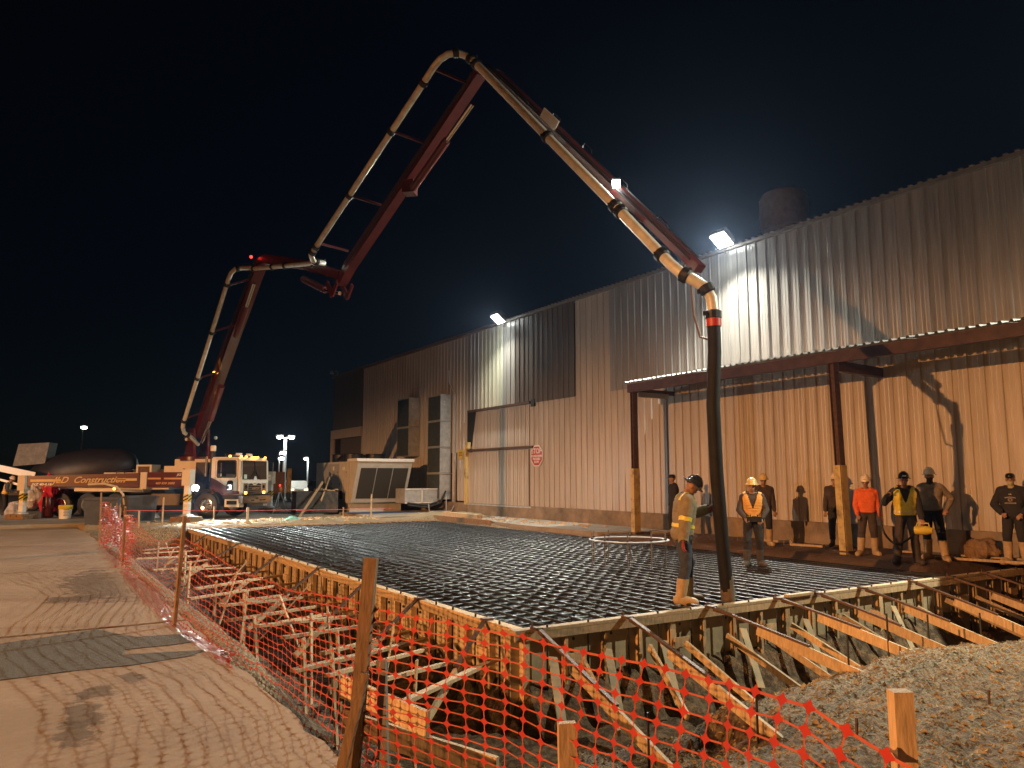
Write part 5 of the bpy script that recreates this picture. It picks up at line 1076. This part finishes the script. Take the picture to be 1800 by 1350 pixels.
t = thing('bucket', 'white plastic bucket with yellow rim standing before the truck wheels', 'bucket', (1.5, 37.6, 0.12))
MB().lathe([(0.22, 0), (0.25, 0.5), (0.26, 0.5)], 18, Matrix.Translation((1.5, 37.6, 0.12))).build('pail', white, t, True)
MB().lathe([(0.255, 0.40), (0.27, 0.42), (0.27, 0.56), (0.25, 0.56)], 18, Matrix.Translation((1.5, 37.6, 0.12))).build('rim', yellow, t, True)
MB().tube([(1.26, 37.6, 0.62), (1.3, 37.55, 0.86), (1.5, 37.5, 0.98), (1.7, 37.55, 0.86), (1.74, 37.6, 0.62)], 0.012, 6).build('handle', blacksteel, t)
b_ = MB()
for i in range(5): b_.box((1.52, 37.352 - 0.012 * (0.1 * i), 0.50 - 0.06 * i), (0.20 - 0.03 * (i % 2), 0.004, 0.025))
b_.build('print', mat('grey_ink', (0.2, 0.2, 0.22), 0.7), t)
def bin_(x, y, rz, label):
    t = thing('waste_bin', label, 'bin', (x, y, 0.0), rz, 'grey bins beside the fence end', world=False)
    MB().add([(-.48, -.36, .05), (.48, -.36, .05), (.48, .36, .05), (-.48, .36, .05), (-.56, -.44, 1.02), (.56, -.44, 1.02), (.56, .44, 1.02), (-.56, .44, 1.02)], [(3, 2, 1, 0), (4, 5, 6, 7), (0, 1, 5, 4), (1, 2, 6, 5), (2, 3, 7, 6), (3, 0, 4, 7)]).build('tub', plastic, t)
    MB().box((0, 0, 1.05), (1.20, 0.96, 0.06)).box((0, 0, 1.09), (1.02, 0.8, 0.05)).build('lid', plastic, t)
    for sx in (-0.4, 0.4): MB().lathe([(0.09, -0.03), (0.09, 0.03)], 12, Matrix.Translation((sx, 0.38, 0.09)) @ Matrix.Rotation(R(90), 4, 'Y')).build('wheel', black, t)
bin_(2.45, 32.2, R(-12), 'grey wheeled bin with lid at the far end of the orange fence'); bin_(3.95, 34.4, R(8), 'second grey bin farther back beside the truck wheels')
t = thing('suction_hose', 'pale hose arching from the truck deck down behind the bins', 'hose', (2.9, 34.4, 0))
MB().tube([(2.2, 36.2, 1.55), (2.75, 35.6, 1.58), (3.15, 35.0, 1.45), (3.35, 34.6, 1.15), (3.4, 34.4, 0.75)], 0.045, 8).build('tube', pipem, t, True)
t = thing('traffic_cone', 'small white cone tip on the lit yard beside the truck', 'cone', (4.9, 36.2, 0.12))
MB().lathe([(0.30, 0), (0.28, 0.05), (0.14, 0.22), (0.10, 0.40), (0.04, 0.44)], 14, Matrix.Translation((4.7, 36.4, 0.12))).build('body', white, t, True)

# ------------------------------------------------------------------ laser level, stakes and string, loose boards, steel tub
t = thing('laser_level', 'survey laser level with red light on an aluminium tripod', 'laser level', (10.3, 37.2, 0.15))
for a in (90, 210, 330): MB().bar((10.3 + 0.03 * math.cos(R(a)), 37.2 + 0.03 * math.sin(R(a)), 1.15), (10.3 + 0.42 * math.cos(R(a)), 37.2 + 0.42 * math.sin(R(a)), 0.13), 0.035, 0.025).build('leg', galv, t)
MB().lathe([(0.07, 0), (0.10, 0.03), (0.12, 0.10), (0.09, 0.22), (0.05, 0.26)], 12, Matrix.Translation((10.3, 37.2, 1.16))).build('instrument', mat('survey_orange', (0.5, 0.14, 0.03), 0.5), t, True)
MB().sphere((10.3, 37.2, 1.47), 0.045, 8).build('beacon', redlens, t, 'full')
STK = [(2.9, 30.6, 0.75, 'slender stake left of the fence end by the bin'), (4.40, 31.4, 1.0, 'survey stake holding the string beside the outrigger pad'), (6.45, 32.6, 0.55, 'short survey stake with chock in front of the pump truck wheel'), (7.35, 30.9, 0.62, 'thick pale stake between pump truck and rebar corner'), (12.1, 33.4, 0.45, 'short stake on the sand before the steel tub'), (13.1, 32.6, 1.0, 'tall thin stake in front of the air conditioner base'), (3.5, 30.5, 0.6, 'stub stake in the gravel near the net end')]
for i, (x, y, h, lab) in enumerate(STK):
    w = 0.09 if i == 3 else 0.05
    o = MB().box((x, y, gz(x, y) + h / 2 - 0.05), (w, 0.04, h + 0.1), rz=R(20)).build('survey_stake', wood, None); tag(o, lab, 'stake', 'stakes round the far end of the slab')
t = thing('string_line', 'taut pink string line tied between survey stakes at the far end', 'string line', (8, 32, 0.5))
for p, q in (((3.2, 31.8, 0.62), (7.35, 31.0, 0.55)), ((7.35, 31.0, 0.55), (10.0, 32.2, 0.5)), ((10.0, 33.5, 0.42), (12.1, 33.4, 0.42)), ((12.1, 33.4, 0.42), (13.1, 32.6, 0.45)), ((13.1, 32.6, 0.45), (14.6, 33.6, 0.4))): MB().tube([p, q], 0.012, 5).build('string', string, t)
tb = thing('steel_tub', 'open dark steel tub with scrap on its rim before the air conditioner', 'tub', (12.0, 37.2, 0.12), R(-8), world=False)
tubm = mat('dark_steel_sheet', (0.11, 0.10, 0.09), 0.55, 0.3, var=0.35)
for c, d in (((-0.95, 0, 0.55), (0.06, 1.5, 1.0)), ((0.95, 0, 0.55), (0.06, 1.5, 1.0)), ((0, -0.75, 0.55), (1.96, 0.06, 1.0)), ((0, 0.75, 0.55), (1.96, 0.06, 1.0)), ((0, 0, 0.08), (1.9, 1.5, 0.06))): MB().box(c, d).build('side_plate' if c[2] > 0.2 else 'floor_plate', tubm if c[0] > -0.5 else rust, tb)
b_ = MB()
for i in range(16): b_.box((rng.uniform(-0.1, 0.9), -0.70 + rng.uniform(-0.1, 0.2), 1.09 + rng.uniform(0, 0.08)), (rng.uniform(0.1, 0.35), 0.1, 0.06), rz=rng.uniform(0, 3))
o = b_.build('scrap_wood', wood, tb); o['kind'] = 'stuff'
for lab, p, q, w in (('long pale timber leaning up to the right beside the steel tub', (10.35, 34.2, 0.05), (12.05, 36.2, 1.62), 0.07), ('dark thin board leaning behind the pale timber', (11.9, 35.9, 0.75), (12.75, 37.2, 1.85), 0.05)):
    o = MB().bar(p, q, w, 0.09).build('leaning_board', wood if 'pale' in lab else oldwood, None); tag(o, lab, 'board')
o = crumple('rag', (9.15, 31.4, 0.10), (0.35, 0.25, 0.14), mat('mint_cloth', (0.25, 0.52, 0.44), 0.9), 'crumpled mint green rag on the far form edge', 'rag', 5)
for lab, p, q, w, h in (('long brown plank on edge along the far right rebar corner', (15.1, 30.4, 0.12), (15.15, 25.6, 0.10), 0.04, 0.20), ('pale timber block stack end at the equipment pad', (15.9, 30.9, 0.22), (15.9, 27.8, 0.2), 0.30, 0.22),
    ('thin plank on the dirt along the foundation behind the men', (16.9, 10.4, 0.16), (17.3, 7.4, 0.17), 0.14, 0.04), ('second thin plank lying nearer than the foundation plank', (16.5, 9.4, 0.13), (17.0, 6.6, 0.15), 0.09, 0.05), ('short plank stub lying on the dirt left of the yellow post', (16.9, 14.3, 0.15), (17.0, 13.3, 0.15), 0.1, 0.06), ('small pale board on the dirt beneath the canopy', (16.5, 13.0, 0.14), (16.7, 12.2, 0.14), 0.1, 0.05)):
    o = MB().bar(p, q, w, h).build('plank', oldwood if 'brown' in lab else wood, None); tag(o, lab, 'plank')
o = crumple('sack', (17.1, 8.6, 0.30), (0.28, 0.35, 0.22), oldwood, 'torn brown paper sack lying against the foundation', 'sack', 11)
b_ = MB()
for k in range(90):
    x, y = rng.uniform(15.3, 17.3), rng.uniform(21, 30); b_.box((x, y, 0.17), (rng.uniform(.04, .3), rng.uniform(.03, .08), 0.03), rz=rng.uniform(0, 3))
for k in range(160):
    x, y = rng.uniform(4, 13), rng.uniform(30.6, 33.2); b_.box((x, y, gz(x, y) + 0.02), (rng.uniform(.04, .22), rng.uniform(.03, .1), 0.04), rz=rng.uniform(0, 3))
o = b_.build('debris', wood, None); o['kind'] = 'stuff'; o['label'] = 'scattered wood scraps and clods along the slab edges'
b_ = MB()                                                   # clods and straw crumbs on the near spoil
for k in range(9000):
    x = rng.uniform(2.0, 14.5); y = rng.uniform(2.2, 7.0); s = rng.uniform(0.008, 0.03) * (1.6 if rng.random() < 0.06 else 1); z = gz(x, y)
    if x < 2.4 and y > 4.5: continue
    a = rng.uniform(0, 6); b_.add([(x + s * math.cos(a), y + s * math.sin(a), z), (x + s * math.cos(a + 2.1), y + s * math.sin(a + 2.1), z), (x + s * math.cos(a + 4.2), y + s * math.sin(a + 4.2), z), (x + s * rng.uniform(-.4, .4), y, z + s * rng.uniform(0.6, 1.3))], [(0, 1, 3), (1, 2, 3), (2, 0, 3)])
for k in range(9000):                                       # straw-like slivers
    x = rng.uniform(2.2, 14.5); y = rng.uniform(2.2, 6.8); z = gz(x, y) + 0.006; a = rng.uniform(0, 6.3); l_ = rng.uniform(0.03, 0.11); w_ = rng.uniform(0.003, 0.008); t_ = rng.uniform(-0.02, 0.03)
    if x < 2.5 and y > 4.5: continue
    dx, dy = math.cos(a), math.sin(a); b_.add([(x - dx * l_ / 2 - dy * w_, y - dy * l_ / 2 + dx * w_, z), (x - dx * l_ / 2 + dy * w_, y - dy * l_ / 2 - dx * w_, z), (x + dx * l_ / 2, y + dy * l_ / 2, z + t_), (x, y, z + 0.012)], [(0, 1, 3), (1, 2, 3), (2, 0, 3)])
o = b_.build('clods', mat('pale_clods', (0.36, 0.27, 0.155), 0.95, var=0.7, scale=3, world=True), None); o['kind'] = 'stuff'
for i, (x, y) in enumerate(((11.9, 4.75), (8.9, 4.55), (6.65, 4.6))):
    o = MB().tube([(x, y, gz(x, y) - 0.1), (x + 0.01, y, gz(x, y) + (0.42 if i == 0 else 0.16))], 0.014, 6).build('steel_stake', rust, None); tag(o, ('tall rusty steel pin in the spoil right of the mound', 'short rusty pin in the spoil before the mound', 'short rusty pin in the spoil near the stub stake')[i], 'steel pin')

# ------------------------------------------------------------------ the far yard
def pole(x, y, h, label, heads, m=galv, r=0.11, lm=None):
    t = thing('lamp_post', label, 'lamp post', (x, y, 0), 0, None, world=False)
    MB().tube([(0, 0, 0), (0, 0, h)], [r, r * 0.6], 8).build('pole', m, t, True)
    for i, (dx, dz, rz) in enumerate(heads):
        hd = MB().bar((0, 0, h - 0.1 + dz), (dx, 0, h + 0.05 + dz), 0.07, 0.07); hd.box((dx, 0, h + 0.05 + dz), (0.7, 0.4, 0.2)).build('lamp_head', trimm, t) if False else None
        q = MB().bar((0, 0, h - 0.1 + dz), (dx, 0, h + 0.08 + dz), 0.07, 0.07).box((dx, 0, h + 0.12 + dz), (0.6, 0.4, 0.16)).build('lamp_head', trimm, t)
        MB().sphere((dx, -0.10, h - 0.02 + dz), (0.26, 0.22, 0.13), 10).build('lens', lm or lensf, q, 'full')
    return t
pole(19.8, 70.3, 5.5, 'tall lamp post with bright twin heads beyond the truck cab', ((-0.55, 0, 0), (0.55, 0, 0)), r=0.22)
pole(18.3, 66.6, 4.0, 'shorter lamp post with two stacked heads left of the tall one', ((0.3, 0, 0), (0.15, -0.5, 0)), r=0.1)
pole(29.4, 94.2, 4.2, 'distant slim lamp post nearest the warehouse corner', ((-0.3, 0, 0),), r=0.13)
pole(4.1, 80.0, 6.4, 'distant dark lamp post with greenish lamp above the truck', ((0.1, 0, 0),), r=0.08, lm=lensg, m=blacksteel)
lamp('yard_lamp_beam', 'POINT', (19.8, 69.6, 5.2), 700, (0.9, 1, 0.93), 0.2); lamp('yard_lamp_beam', 'POINT', (29.3, 93.5, 3.9), 500, (0.9, 1, 0.93), 0.2)
t = thing('wood_gate', 'dark brown board gate panel with pale post beyond the truck', 'gate', (17.2, 62.0, 0.1))
for i in range(5): MB().box((16.0 + 0.34 * i, 62, 1.15), (0.32, 0.05, 2.3 + 0.02 * (i % 2))).build('board', oldwood, t)
MB().box((17.85, 61.9, 1.3), (0.28, 0.28, 2.6)).build('post', postp, t)
def car(x, y, rz, m, label):
    t = thing('parked_car', label, 'car', (x, y, 0.1), rz, 'cars parked in the far yard', world=False)
    b_ = MB().prism([(-2.2, 0.35), (2.2, 0.35), (2.25, 0.75), (1.2, 0.92), (0.6, 1.45), (-1.2, 1.48), (-1.9, 0.98), (-2.25, 0.9)], -0.85, 0.85); b_.build('body', m, t)
    for s in (-1, 1): MB().prism([(1.05, 0.95), (0.55, 1.38), (-1.1, 1.40), (-1.7, 0.98)], 0.853 * s, 0.858 * s).build('side_window', glass, t)
    for xx in (-1.4, 1.4):
        for s in (-1, 1): MB().lathe([(0.33, -0.1), (0.33, 0.1)], 14, Matrix.Translation((xx, 0.78 * s, 0.33)) @ Matrix.Rotation(R(90), 4, 'X')).build('wheel', black, t)
    for s in (-1, 1): MB().box((2.24, 0.6 * s, 0.68), (0.04, 0.3, 0.14)).build('headlight', headm if 'lit' in label else glass, t)
car(21.3, 71.5, R(-100), white, 'pale parked car with lit headlights under the tall lamp post'); car(25.8, 77.0, R(-80), blacksteel, 'dark pickup sized car parked in shade between the lamp posts')
# the sodium street lamps that light the site stand left of the camera
for lx, ly, lh, lab in ((-46.6, 0.0, 12.1, 'tall sodium street lamp on a steel pole far across the pavement'), (-17.6, 13.0, 10.6, 'shorter sodium street lamp on a steel pole beside the pavement')):
    t = thing('street_lamp', lab, 'street lamp', (lx, ly, 0), 0, None)
    MB().tube([(lx, ly, 0), (lx, ly, lh)], [0.16, 0.09], 10).build('pole', galv, t, True)
    MB().bar((lx, ly, lh), (lx + 0.6, ly, lh + 0.2), 0.08, 0.08).box((lx + 0.6, ly, lh + 0.28), (0.7, 0.4, 0.2)).build('lamp_head', trimm, t)

# ------------------------------------------------------------------ thin haze box, added to stand in for lens glare round the lamps
hz = MB().box((0, 0, 6.0), (1400, 1400, 16.0)).build('glare_haze', None, None); hz['kind'] = 'stuff'
hm = bpy.data.materials.new('added_glare_haze'); hm.use_nodes = True; hn = hm.node_tree.nodes; hn.clear()
ho_ = hn.new('ShaderNodeOutputMaterial'); hv = hn.new('ShaderNodeVolumePrincipled'); hv.inputs['Density'].default_value = 0.00018; hv.inputs['Color'].default_value = (0.45, 0.62, 1.0, 1); hv.inputs['Anisotropy'].default_value = 0.8
hm.node_tree.links.new(hv.outputs[0], ho_.inputs['Volume']); hz.data.materials.clear(); hz.data.materials.append(hm)
cy.volume_bounces = 0
